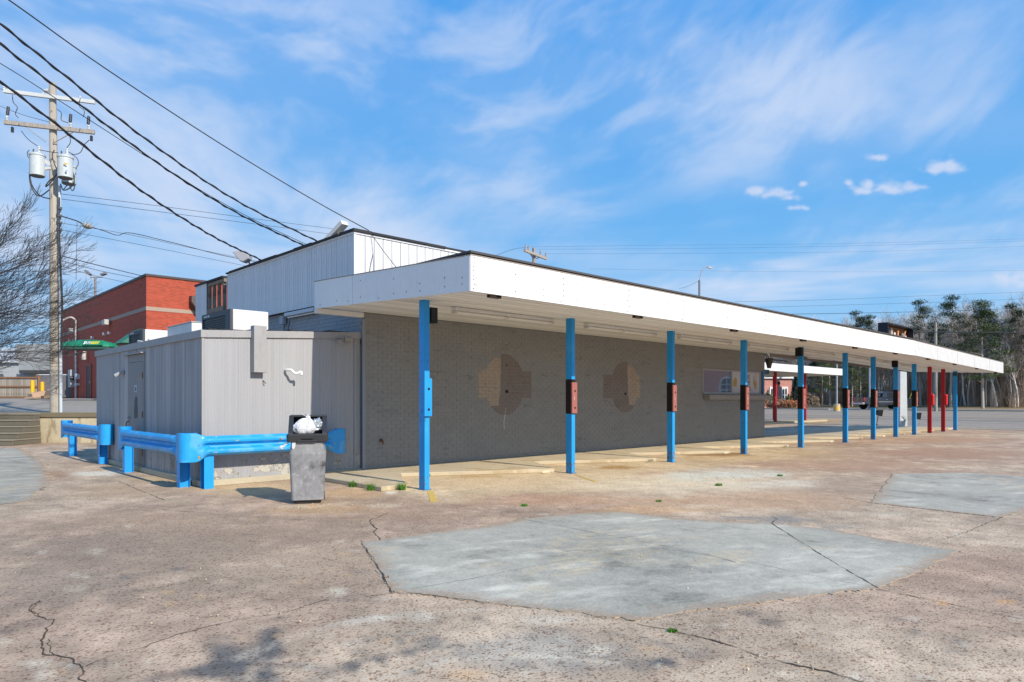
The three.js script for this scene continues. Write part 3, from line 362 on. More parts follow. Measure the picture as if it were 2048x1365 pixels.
// canopy: fascia panels, soffit boards, bent down toward the street
const canopy = thing('drive_in_canopy', 'long flat white canopy over the parking stalls in front of the building', 'canopy');
const CF = -7.05, CL = 5.98, CR = 38.3, CK = 25.2;
{
  const r = rng(21), wm = [0, 1, 2].map((i) => mat([.82 - i * .02, .82 - i * .022, .815 - i * .028], .55, { map: T.clean }));
  const old = mat([.66, .655, .64], .6, { map: T.grime });
  const fb = (x, z) => SOF(x, z) - .02, quadBox = (a, b, h, th, nrm) => { const n = V(...nrm).multiplyScalar(th); const P = [a.clone(), b.clone(), b.clone().add(V(0, h, 0)), a.clone().add(V(0, h, 0))], Q = P.map((p) => p.clone().sub(n)), pos = []; const q = (a1, b1, c1, d1) => pos.push(...a1.toArray(), ...b1.toArray(), ...c1.toArray(), ...a1.toArray(), ...c1.toArray(), ...d1.toArray()); q(P[0], P[1], P[2], P[3]); q(Q[1], Q[0], Q[3], Q[2]); q(P[3], P[2], Q[2], Q[3]); q(Q[0], Q[1], P[1], P[0]); q(Q[0], P[0], P[3], Q[3]); q(P[1], Q[1], Q[2], P[2]); const g = new THREE.BufferGeometry(); g.setAttribute('position', new THREE.Float32BufferAttribute(pos, 3)); g.computeVertexNormals(); return uvm(flat(g)); };
  // front fascia panels
  const cuts = [CL]; for (let x = 7.83; x < CK - 1; x += 1.69) cuts.push(x); cuts.push(CK); for (let x = CK + 2.6; x < CR - 1; x += 2.6) cuts.push(x); cuts.push(CR);
  for (let i = 0; i < cuts.length - 1; i++) mesh('fascia_panel', quadBox(V(cuts[i] + .004, fb(cuts[i], CF), CF + (r() - .5) * .003), V(cuts[i + 1] - .004, fb(cuts[i + 1], CF), CF + (r() - .5) * .003), .485, .02, [0, 0, 1]), cuts[i] >= CK - .1 ? old : wm[(r() * 3) | 0], canopy);
  // left end fascia
  for (const [z0, z1] of [[-11.42, -10.105], [-10.095, CF - .022]]) mesh('fascia_panel', quadBox(V(CL, fb(CL, z0), z0), V(CL, fb(CL, z1), z1), .485, .02, [-1, 0, 0]), wm[1], canopy);
  // right end and rear
  mesh('fascia_panel', quadBox(V(CR, fb(CR, CF) + .01, CF - .022), V(CR, fb(CR, -11) + .01, -11.0), .47, .02, [1, 0, 0]), wm[1], canopy).userData.label = 'end panel edged in rust';
  mesh('edge_strip', quadBox(V(CR + .004, fb(CR, CF), CF + .006), V(CR + .03, fb(CR, CF), CF + .004), .49, .012, [0, 0, 1]), mat([.42, .20, .11], .8), canopy);
  mesh('fascia_panel', [quadBox(V(CK, fb(CK, -11.2) - .10, -11.2), V(23.5, fb(23.5, -11.2) - .10, -11.2), .55, .03, [0, 0, -1]), quadBox(V(CR, fb(CR, -11.0), -11.0), V(CK, fb(CK, -11.2) - .10, -11.2), .5, .03, [0, 0, -1])], mat([.22, .19, .17], .8), canopy).userData.label = 'brown rear board';
  mesh('roof_deck', [quadBox(V(CL + .03, SOF(CL, -9) + .43, CF - .03), V(CK, SOF(CK, -9) + .43, CF - .03), .03, 4.35, [0, 0, 1]), quadBox(V(CK, SOF(CK, -9) + .43, CF - .03), V(CR - .03, SOF(CR, -9) + .40, CF - .03), .03, 3.9, [0, 0, 1])], mat([.07, .07, .072], .9), canopy);
  mesh('roof_edge', [...cuts.slice(0, -1).map((c, i) => quadBox(V(c, fb(c, CF) + .4855, CF + .006), V(cuts[i + 1], fb(cuts[i + 1], CF) + .4855, CF + .006), .014, .10, [0, 0, 1])), quadBox(V(CL - .006, fb(CL, -11.42) + .4855, -11.42), V(CL - .006, fb(CL, CF) + .4855, CF - .1), .014, .1, [-1, 0, 0])], mat([.30, .25, .21], .8), canopy);
  // soffit boards running along the canopy
  const sm = [0, 1, 2, 3].map((i) => { const k = [1, .90, .80, .95][i]; return mat([.93 * k, .96 * k, .99 * k], .7, { map: T.wood2 || (T.wood2 = tex(512, 512, (u, v, o) => { const a = fbp(u, v, 6, 4), s = vnp(u * 6, v * 70, 70), b = fbp(u, v, 30, 3); let k2 = .80 + .12 * a + .10 * s + .08 * (b - .5); o[0] = k2; o[1] = k2 * .985; o[2] = k2 * .955; }, { rx: .25, ry: .7 })) }); });
  const bwz = .141, zEnd = -11.34; let k = 0;
  for (let z = CF - .03; z > zEnd; z -= bwz, k++) {
    const z2 = Math.max(zEnd, z - bwz + .009), xr = CR - .03, pos = [], dy = (r() - .5) * .006, xs = [CL + .03, CK, xr];
    for (let i = 0; i < 2; i++) { const a = V(xs[i], SOF(xs[i], z) + dy, z), b = V(xs[i + 1], SOF(xs[i + 1], z) + dy, z), c = V(xs[i + 1], SOF(xs[i + 1], z2) + dy, z2), e = V(xs[i], SOF(xs[i], z2) + dy, z2), up = V(0, .018, 0); const q = (A, B, C, D) => pos.push(...A.toArray(), ...C.toArray(), ...B.toArray(), ...A.toArray(), ...D.toArray(), ...C.toArray()); if (i && z2 < -11.0) continue; q(a, b, c, e); const A = a.clone().add(up), B = b.clone().add(up), C = c.clone().add(up), D = e.clone().add(up); q(B, A, D, C); q(b, a, A, B); q(e, c, C, D); }
    const g = new THREE.BufferGeometry(); g.setAttribute('position', new THREE.Float32BufferAttribute(pos, 3)); g.computeVertexNormals(); mesh('soffit_board', uvm(flat(g), r() * 9, r() * 9), sm[(r() * 4) | 0], canopy);
  }
  // white beam end at the building corner, steel channel stubs at the front edge, screws
  mesh('beam_end', uvm(bx(CL + .02, SOF(6, -11.3) - .10, -11.46, BX0 + .06, SOF(6, -11.3) - .004, -11.36, .004)), wm[2], canopy);
  for (let i = 0; i < 11; i++) { const x = 6.42 + i * 3.43; if (x > CR - 1) break; const y = SOF(x, CF), st = mat([.13, .10, .085], .8); mesh('channel_stub', [bx(x, y - .045, CF - .16, x + .21, y - .002, CF - .152), bx(x, y - .045, CF - .09, x + .21, y - .002, CF - .082), bx(x, y - .05, CF - .16, x + .21, y - .045, CF - .082)], st, canopy); mesh('channel_mouth', bx(x + .12, y - .04, CF - .150, x + .205, y - .006, CF - .076), mat([.012, .011, .010], .9), canopy); }
  const sc = []; const screw = (x, y, z, ax) => { const g = new THREE.CylinderGeometry(.008, .009, .006, 6); g[ax ? 'rotateZ' : 'rotateX'](Math.PI / 2); g.translate(x, y, z); sc.push(flat(g)); };
  for (let x = CL + .1; x < CK; x += .4 + r() * .6) { const y = fb(x, CF); screw(x, y + .05 + r() * .05, CF + .004); if (r() > .5) screw(x, y + .12 + r() * .3, CF + .004); } for (const c of cuts.slice(1, -1)) for (let y = .04; y < .47; y += .09) screw(c + (r() > .5 ? .03 : -.03), fb(c, CF) + y, CF + .004);
  for (let y = .04; y < .47; y += .06) screw(CL + .05 + r() * .03, fb(CL, CF) + y, CF + .004); for (let z = -11.2; z < CF; z += .3 + r() * .3) { screw(CL - .004, fb(CL, z) + .05 + r() * .06, z, 1); if (r() > .4) screw(CL - .004, fb(CL, z) + .15 + r() * .25, z, 1); }
  mesh('screw_heads', sc, mat([.12, .085, .065], .8), canopy).userData.kind = 'stuff';
}
// fluorescent strip fixtures under the soffit
{
  const hm = mat([.80, .79, .77], .6, { map: T.grime }), tm = mat([.74, .73, .70], .35), em = mat([.55, .53, .50], .6);
  const nth = ['beside the corner post', 'between the second and third posts', 'between the third and fourth posts', 'over the serving window', 'just past the serving window', 'two bays past the serving window', 'near the pillar sign', 'beside the red posts'];
  for (let i = 0; i < 8; i++) { const x = postX[Math.min(i, 11)] + .86, L = i < 5 ? 2.45 : 2.2, z = -9.0, ya = SOF(x, z) - .006, yb = SOF(x + L, z) - .006; const f = thing('fluorescent_fixture', 'bare strip light fixture on the canopy soffit ' + nth[i], 'light fixture', [x, ya, z], 0, 'strip lights in a row under the canopy'); f.rotation.z = Math.atan2(yb - ya, L);
    mesh('housing', uvm(bx(0, -.055, -.06, L, -.0, .06, .006)), hm, f); mesh('tube', rod(V(.06, -.085, .035), V(L - .06, -.085, .035), .017, .017, 8), tm, f); mesh('tube', rod(V(.06, -.085, -.035), V(L - .06, -.085, -.035), .017, .017, 8), tm, f); for (const e of [.0, L / 2 - .03, L - .06]) mesh('lamp_holder', bx(e, -.105, -.06, e + .05, -.052, .06, .004), em, f); }
  const f = thing('fluorescent_fixture', 'strip light fixture deep under the canopy past the building corner', 'light fixture', [25.2, SOF(25, -10.7) - .006, -10.6], 0); mesh('housing', bx(0, -.055, -.06, 2.4, 0, .06, .006), hm, f); mesh('tube', rod(V(.06, -.085, 0), V(2.34, -.085, 0), .017, .017, 8), tm, f);
  const g = thing('fluorescent_fixture', 'strip light fixture tucked under the parapet on the shaded side wall', 'light fixture', [BX0 - .03, 3.33, -13.1], 0); mesh('housing', bx(-.14, -.075, -1.3, -.01, 0, .05, .006), mat([.52, .55, .58], .6), g); mesh('tube', rod(V(-.075, -.10, -1.25), V(-.075, -.10, 0), .017, .017, 8), tm, g); mesh('junction_box', bx(-.10, -.22, -1.62, -.012, -.05, -1.45, .006), mat([.34, .36, .38], .6), g); mesh('cable_loop', tube([V(-.03, -.22, -1.5), V(-.05, -.38, -1.47), V(-.05, -.42, -1.38), V(-.05, -.34, -1.28), V(-.04, -.10, -1.2)], .009), mat([.02, .02, .02], .6), g);
}
// ---------------------------------------------------------------- posts
T.blue = tex(512, 512, (u, v, o) => { const a = fbp(u, v, 5, 4), b = fbp(u, v, 50, 3), s = fbp(u, v * .15, 40, 2); let k = .86 + .14 * a + .10 * (b - .5) + .08 * (s - .5); grey(o, k); }, { rx: 1, ry: 1 });
T.postBlue = tex(512, 1024, (u, v, o) => { const y = v * 3, a = fbp(u, v, 5, 4), b = fbp(u, v, 30, 4, .62), c = fbp(u + .4, v, 90, 3, .6), s = fbp(u, v * .2, 60, 3); let k = .88 + .20 * (a - .5) + .12 * (s - .5) + .08 * (c - .5); let r = .010 * k, g = .33 * k, bl = .78 * k; const fade = sst(.55, .8, a) * .07; r += fade * .5; g += fade * .5; bl += fade * .18; if (b > .775) { r = .03; g = .09; bl = .16; } if (b > .62 && y < .10 + .25 * a) { r = .17; g = .085; bl = .045; } o[0] = r; o[1] = g; o[2] = bl; }, { rx: 1, ry: 1 / 3 });
const BLUE = [.010, .315, .76], RED = [.42, .008, .012];
const blueM = mat([1, 1, 1], .48, { map: T.postBlue }), redM = mat(RED, .42, { map: T.blue }), blackM = mat([.007, .007, .0075], .95), plateM = mat([.34, .115, .095], .6, { map: T.blue }), darkHole = mat([.008, .008, .008], 1);
{
  const plab = ['beside the trash bin, with a blue bracket', 'second along from the trash bin, with a dull red bracket', 'third along from the trash bin', 'in front of the serving window poster', 'fifth along from the trash bin, carrying a black speaker', 'sixth along from the trash bin', 'seventh along from the trash bin, beside the black floodlight', 'eighth along from the trash bin, just before the white pillar', 'just past the white pillar', 'first of the two red posts past the white pillar', 'second of the two red posts past the white pillar', 'last of the row, past the red posts'];
  for (let i = 0; i < 12; i++) {
    const red = i === 9 || i === 10, x = postX[i], top = SOF(x, PZ) + .004, m = red ? redM : blueM, hw = .0485, hd = .075, top0 = Math.min(SOF(x, PZ - hd), SOF(x, PZ + hd));
    const p = thing('canopy_post', (red ? 'red' : 'blue') + ' square steel canopy post ' + plab[i], 'post', [x, 0, PZ], 0, red ? 'red canopy posts' : 'blue canopy posts');
    mesh('shaft', uvm(bx(-hw, 0, -hd, hw, top0, hd, .006), x, 0), m, p);
    if (red) { const b = new THREE.CapsuleGeometry(.07, .36, 4, 12); b.scale(1, 1, .8); b.translate(.03, 1.42, hd + .04); mesh('call_box', flat(b), mat([.6, .02, .02], .35), p); }
    else if (i < 9) {
      if (i) mesh('black_band', bx(-hw - .003, 1.14, -hd - .003, hw + .003, 1.80, hd + .003, .004), blackM, p);
      const pl = mesh('bracket_plate', uvm(bx(-.080, 1.15, hd + .0045, .064, 1.74, hd + .042, .005)), i ? plateM : blueM, p);
      for (const y of [1.255, 1.575]) { const g = new THREE.CylinderGeometry(.021, .021, .006, 12); g.rotateX(Math.PI / 2); g.translate(0, y, hd + .043); mesh('bolt_hole', flat(g), darkHole, pl); }
      if (i) { const g = bx(-.02, 1.40, hd + .0425, -.012, 1.47, hd + .044); mesh('scrape', g, mat([.6, .55, .52], .7), pl); }
    } else mesh('cap_band', bx(-hw - .003, top0 - .22, -hd - .003, hw + .003, top0 - .06, hd + .003, .003), mat([.008, .06, .13], .6), p);
    mesh('base_plate', bx(-hw - .02, -.002, -hd - .02, hw + .02, .010, hd + .02, .003), mat([.06, .15, .26], .6), p);
  }
  const spk = (i, dx, y, lab) => { const s = thing('loudspeaker', lab, 'speaker', [postX[i] + dx, y, PZ + (dx > 0 ? -.02 : .02)]); mesh('cabinet', bx(-.07, 0, -.10, .07, .24, .09, .012), blackM, s); mesh('grille', bx(-.058, .015, .0905, .058, .225, .096, .004), mat([.022, .022, .023], .9), s); mesh('bracket', bx(dx > 0 ? -.12 : .05, .10, -.02, dx > 0 ? -.05 : .12, .13, .02), blackM, s); };
  spk(0, .145, 2.62, 'small black speaker high on the corner post'); spk(4, -.15, 2.70, 'small black speaker on the fifth post past the serving window'); spk(7, -.15, 2.66, 'small black speaker on the post before the white pillar');
}
// ---------------------------------------------------------------- walk-in cooler shed beside the building
const SX0 = 4.02, SX1 = 6.93, SZ = -11.42, SZ1 = -18.2;
const shedTop = (x) => 2.51 + .16 * (x - SX0) / (SX1 - SX0);
{
  const shed = thing('cooler_shed', 'boxy grey ribbed metal walk-in cooler shed against the building', 'shed');
  T.shedF = tex(1024, 1024, (u, v, o) => { const x = u * 3, y = v * 2.7, a = fbm(x * 1.2, y * .8, 4), s = fbm(x * 16, y * .5, 3), b = fbm(x * 9, y * 9, 4, .6), c = fbm(x * 60, y * 60, 2); let k = .93 + .10 * (a - .5) + .14 * (s - .5) + .05 * (c - .5); let r = .355, g = .358, bl = .368; const peel = b + .10 * (fbm(x * 30, y * 30, 2) - .5) - Math.max(0, (y - .30)) * .34; if (peel > .60) { r = .44; g = .42; bl = .36; k = 1; } else if (peel > .555 && y < .7) { r = .26; g = .23; bl = .19; } if (s > .74) k *= .9; o[0] = r * k; o[1] = g * k; o[2] = bl * k; }, {});
  T.shedL = tex(1024, 1024, (u, v, o) => { const z = u * 7, y = v * 2.7, a = fbm(z * .8, y * .6, 4), s = fbm(z * 13, y * .32, 4, .6), s2 = fbm(z * 3.1 + 9, y * .2, 3), c = fbm(z * 40, y * 40, 2), b = fbm(z * 7, y * 7, 3, .6); let k = .86 + .16 * (a - .5) + .62 * (s - .5) + .42 * (s2 - .5) + .06 * (c - .5); let r = .40, g = .385, bl = .38; if (b - Math.max(0, y - .2) * .5 > .60) { r = .34; g = .31; bl = .26; } o[0] = r * k; o[1] = g * k; o[2] = bl * k; }, {});
  const fm = mat([1, 1, 1], .6, { map: T.shedF }), lm = mat([1, 1, 1], .6, { map: T.shedL }), trim = mat([.36, .355, .355], .6, { map: T.grime }), slab = mat(alb(204, 199, 190), .92, { map: T.conc });
  // ribbed sheets: profile across, extruded up, top cut to the roof slope
  function sheet(w, ribs, h0, h1) { const pos = [], st = w / ribs, pr = []; for (let i = 0; i < ribs; i++) { const x = i * st; pr.push([x, 0], [x + st * .45, 0], [x + st * .60, .0045], [x + st * .90, .0045]); } pr.push([w, 0]); for (let i = 0; i < pr.length - 1; i++) { const [a, d] = pr[i], [b, e] = pr[i + 1], ha = mixn(h0, h1, a / w), hb = mixn(h0, h1, b / w); pos.push(a, 0, d, b, 0, e, b, hb, e, a, 0, d, b, hb, e, a, ha, d); } const g = new THREE.BufferGeometry(); g.setAttribute('position', new THREE.Float32BufferAttribute(pos, 3)); g.computeVertexNormals(); return flat(g); }
  const B = .10;
  const setUv = (g, w, h, off) => { const p = g.attributes.position, uv = g.attributes.uv; for (let i = 0; i < p.count; i++) uv.setXY(i, (p.getX(i) + off) / w, (p.getY(i) + B) / h); return g; };
  const nF = 5, wF = (SX1 - SX0) / nF; for (let i = 0; i < nF; i++) { const x = SX0 + i * wF; const m = mesh('wall_panel', setUv(sheet(wF - .0012, 11, shedTop(x) - B - .02, shedTop(x + wF) - B - .02), 3, 2.7, i * wF), fm, shed); m.position.set(x, B, SZ + .002); }
  const DZ0 = -15.58, DZ1 = -14.46, DT = 2.32;
  const seams = [SZ, -12.25, -12.95, -13.75, DZ1, DZ0, -16.3, -17.1, -17.65, SZ1];
  for (let i = 0; i < seams.length - 1; i++) { if (seams[i] === DZ1) continue; const w = seams[i] - seams[i + 1], m = mesh('wall_panel', setUv(sheet(w - .006, Math.round(w / .075), 2.49 - B, 2.49 - B), 7, 2.7, -seams[i] - 11), lm, shed); m.rotation.y = -Math.PI / 2; m.position.set(SX0 - .002, B, seams[i + 1] + .003); }
  { const m = mesh('wall_panel', setUv(sheet(DZ1 - DZ0, 14, 2.49 - DT, 2.49 - DT), 7, 2.7, 3), lm, shed); m.rotation.y = -Math.PI / 2; m.position.set(SX0 - .002, DT, DZ0); }
  mesh('core', [bx(SX0 + .03, B, SZ1 + .01, SX1 + .03, 2.46, SZ - .012), bx(SX0 + .003, B, DZ1 + .002, SX0 + .03, 2.46, SZ - .012), bx(SX0 + .003, B, SZ1 + .01, SX0 + .03, 2.46, DZ0 - .002)], trim, shed);
  const pos = [], sy = (x) => shedTop(x) - .02; for (const [y, o] of [[0, 0]]) { const a = [SX0 - .03, SZ + .03], b = [SX1 + .02, SZ1 - .02]; pos.push(a[0], sy(a[0]), a[1], b[0], sy(b[0]), a[1], b[0], sy(b[0]), b[1], a[0], sy(a[0]), a[1], b[0], sy(b[0]), b[1], a[0], sy(a[0]), b[1]); } const rg = new THREE.BufferGeometry(); rg.setAttribute('position', new THREE.Float32BufferAttribute(pos, 3)); rg.computeVertexNormals(); mesh('roof_sheet', flat(rg), mat([.20, .20, .20], .8), shed);
  const slope = Math.atan2(.16, SX1 - SX0), Lf = Math.hypot(SX1 - SX0, .16);
  const tf = mesh('top_trim', uvm(bx(-.02, -.075, 0, Lf, .045, .034, .004)), trim, shed); tf.position.set(SX0, 2.49, SZ + .004); tf.rotation.z = slope;
  mesh('top_trim', uvm(bx(SX0 - .038, 2.415, SZ1 - .02, SX0 - .004, 2.54, SZ + .037, .004)), trim, shed);
  mesh('edge_post', uvm(bx(SX0 - .018, B, SZ - .02, SX0 + .02, 2.42, SZ + .018, .004)), mat([.37, .365, .365], .6, { map: T.grime }), shed); mesh('edge_post', uvm(bx(SX1 - .14, B, SZ + .004, SX1 - .10, 2.56, SZ + .022, .004)), trim, shed);
  mesh('base_slab', uvm(bx(SX0 - .05, 0, SZ1 - .06, SX1 + .02, B + .002, SZ + .06, .012)), slab, shed);
  // door on the shaded side
  const door = mesh('door', uvm(bx(SX0 - .024, .14, DZ0 + .075, SX0 + .02, 2.16, DZ1 - .075, .004)), mat([.245, .235, .228], .55, { map: T.grime }), shed);
  mesh('door_frame', uvm(join([bx(SX0 - .018, .10, DZ0 + .002, SX0 + .02, 2.31, DZ0 + .07), bx(SX0 - .018, .10, DZ1 - .07, SX0 + .02, 2.31, DZ1 - .002), bx(SX0 - .016, 2.165, DZ0 + .07, SX0 + .02, 2.31, DZ1 - .07), bx(SX0 - .03, .095, DZ0 + .07, SX0 + .02, .138, DZ1 - .07)])), mat([.27, .262, .255], .6, { map: T.grime }), shed);
  mesh('drip_cap', bx(SX0 - .09, 2.315, DZ0 - .22, SX0 - .004, 2.335, DZ1 + .02), mat([.3, .29, .28], .5), shed);
  for (const y of [.38, 1.12, 1.88]) mesh('hinge', rod(V(SX0 - .034, y - .06, DZ1 - .085), V(SX0 - .034, y + .06, DZ1 - .085), .011, .011, 8), mat([.30, .17, .10], .6), door);
  for (const y of [.62, 1.05]) mesh('lock', [rod(V(SX0 - .06, y, DZ0 + .15), V(SX0 - .02, y, DZ0 + .15), .032, .032, 12), rod(V(SX0 - .075, y, DZ0 + .15), V(SX0 - .055, y, DZ0 + .15), .018, .018, 10)], mat([.55, .53, .50], .3, { metalness: .7 }), door);
  mesh('pull_handle', tube([V(SX0 - .02, .98, DZ0 + .12), V(SX0 - .07, .95, DZ0 + .12), V(SX0 - .07, .82, DZ0 + .12), V(SX0 - .02, .78, DZ0 + .12)], .012), mat([.10, .09, .085], .5), door);
  const st = mesh('sticker', extr([[-.10, 0], [.12, .01], [.125, .16], [.10, .40], [.04, .44], [-.02, .42], [-.07, .36], [-.11, .15]], .002), mat([.02, .025, .035], .5), door); st.rotation.y = -Math.PI / 2; st.position.set(SX0 - .025, 1.04, DZ0 + .58); st.userData.label = 'torn dark sticker on the shed door';
  const st2 = mesh('sticker', bx(SX0 - .0265, 1.56, DZ0 + .50, SX0 - .0245, 1.70, DZ0 + .66), mat([.42, .43, .46], .5), door); mesh('sticker_square', bx(SX0 - .028, 1.585, DZ0 + .55, SX0 - .0268, 1.66, DZ0 + .62), mat([.06, .06, .07], .6), door);
  // boxed conduit riser on the sunny side
  mesh('conduit_box', uvm(bx(4.80, 1.87, SZ + .014, 5.02, 2.66, SZ + .16, .006)), mat([.36, .355, .355], .6, { map: T.grime }), shed);
  mesh('old_bracket', tube([V(5.02, 1.74, SZ + .01), V(5.03, 1.70, SZ + .06), V(5.05, 1.69, SZ + .05)], .008), mat([.08, .07, .06], .7), shed);
  mesh('drain_spout', tube([V(5.42, 1.93, SZ - .01), V(5.42, 1.93, SZ + .10), V(5.46, 1.925, SZ + .17), V(5.50, 1.875, SZ + .20), V(5.55, 1.875, SZ + .235), V(5.59, 1.90, SZ + .26), V(5.59, 1.84, SZ + .28)], .022, 10, 30), mat([.82, .82, .80], .4), shed);
  mesh('security_lamp', [bx(6.55, 2.50, SZ + .03, 6.72, 2.58, SZ + .10, .01), rod(V(6.50, 2.53, SZ + .07), V(6.42, 2.47, SZ + .14), .035, .05, 10)], mat([.30, .28, .26], .6), shed);
  mesh('door_lamp', [bx(SX0 - .06, 1.93, DZ0 - .36, SX0 - .012, 2.03, DZ0 - .28, .006), rod(V(SX0 - .06, 1.98, DZ0 - .32), V(SX0 - .15, 1.91, DZ0 - .38), .03, .045, 10)], mat([.36, .36, .38], .5), shed);
  const r = rng(9), tar = []; for (let x = SX0 + .1; x < SX1 - .6;) { const w = .2 + r() * .4; tar.push(bx(x, shedTop(x) + .002, SZ - .35, x + w, shedTop(x) + .03 + r() * .03, SZ - .02 + r() * .03)); x += w * .9; } mesh('roof_felt', tar, mat([.028, .028, .03], .9), shed).userData.kind = 'stuff';
  solo('brick', bx(3.92, .001, -11.92, 4.0, .075, -11.76, .004), mat([.42, .14, .07], .9), 'single loose orange brick at the shed corner behind the guardrail', 'brick');
}
// refrigeration units on the shed roof
{
  const white = mat([.72, .72, .70], .5, { map: T.grime }), dk = mat([.05, .055, .065], .5), gr = mat([.02, .022, .026], .5), met = mat([.45, .46, .47], .4, { metalness: .5 });
  const unit = (x0, z0, x1, z1, y0, y1, lab) => { const u = thing('condenser_unit', lab, 'condenser', [x0, y0, z0]); const w = x1 - x0, d = z0 - z1, h = y1 - y0, s = .04;
    mesh('cabinet', uvm(bx(s, 0, -d, w, h, 0, .012)), white, u); mesh('coil_frame', [bx(-.01, 0, -d, s - .003, .06, 0), bx(-.01, h - .09, -d, s - .003, h, 0), bx(-.01, .06, -d, s - .003, h - .09, -d + .06), bx(-.01, .06, -.22, s - .003, h - .09, 0)], dk, u); mesh('coil', bx(.012, .06, -d + .06, .02, h - .09, -.22), gr, u);
    for (let y = .08; y < h - .10; y += .04) mesh('louvre', bx(-.004, y, -d + .062, .010, y + .012, -.222), dk, u); for (let i = 0; i < 3; i++) mesh('name_badge', bx(-.014, h - .065, -d + .12 + i * .10, -.0115, h - .03, -d + .18 + i * .10), met, u); for (const z of [-.1, -d + .1]) mesh('foot', bx(.06, -.10, z - .03, w - .05, -.002, z + .03), dk, u); return u; };
  unit(4.70, -12.0, 5.38, -13.36, 2.62, 3.0, 'white condenser unit with black louvred end above the boxed conduit'); unit(4.68, -17.0, 5.35, -18.1, 2.62, 3.02, 'white condenser unit at the far end of the shed roof');
  const pb = thing('plain_roof_box', 'plain white sheet metal box in the middle of the shed roof', 'box', [5.06, 2.52, -15]); mesh('casing', uvm(bx(0, 0, -1.56, .64, .52, 0, .01)), white, pb); mesh('lid', bx(-.015, .5205, -1.575, .655, .54, .015, .004), met, pb); mesh('skid', bx(.03, -.05, -1.5, .6, -.002, -.05), dk, pb);
  const pp = mat([.62, .62, .6], .5); solo('copper_line', tube([V(4.9, 2.66, -16.5), V(4.7, 2.66, -16.4), V(4.65, 2.62, -16.0), V(4.7, 2.64, -15.5), V(5.0, 2.64, -15.4)], .025), pp, 'thin insulated pipe between the units on the shed roof', 'pipe'); solo('wrapped_pipe', tube([V(4.62, 2.60, -12.7), V(4.50, 2.63, -12.8), V(4.42, 2.60, -13.0), V(4.40, 2.58, -13.4)], .035), pp, 'white wrapped pipe beside the louvred condenser', 'pipe');
  solo('tangled_hose', tube([V(4.15, 2.56, -14.6), V(4.2, 2.62, -14.9), V(4.3, 2.57, -15.2), V(4.2, 2.63, -15.6), V(4.35, 2.57, -16.0), V(4.2, 2.58, -16.4)], .016), pp, 'pale hose lying along the shed roof edge above the door', 'hose');
}
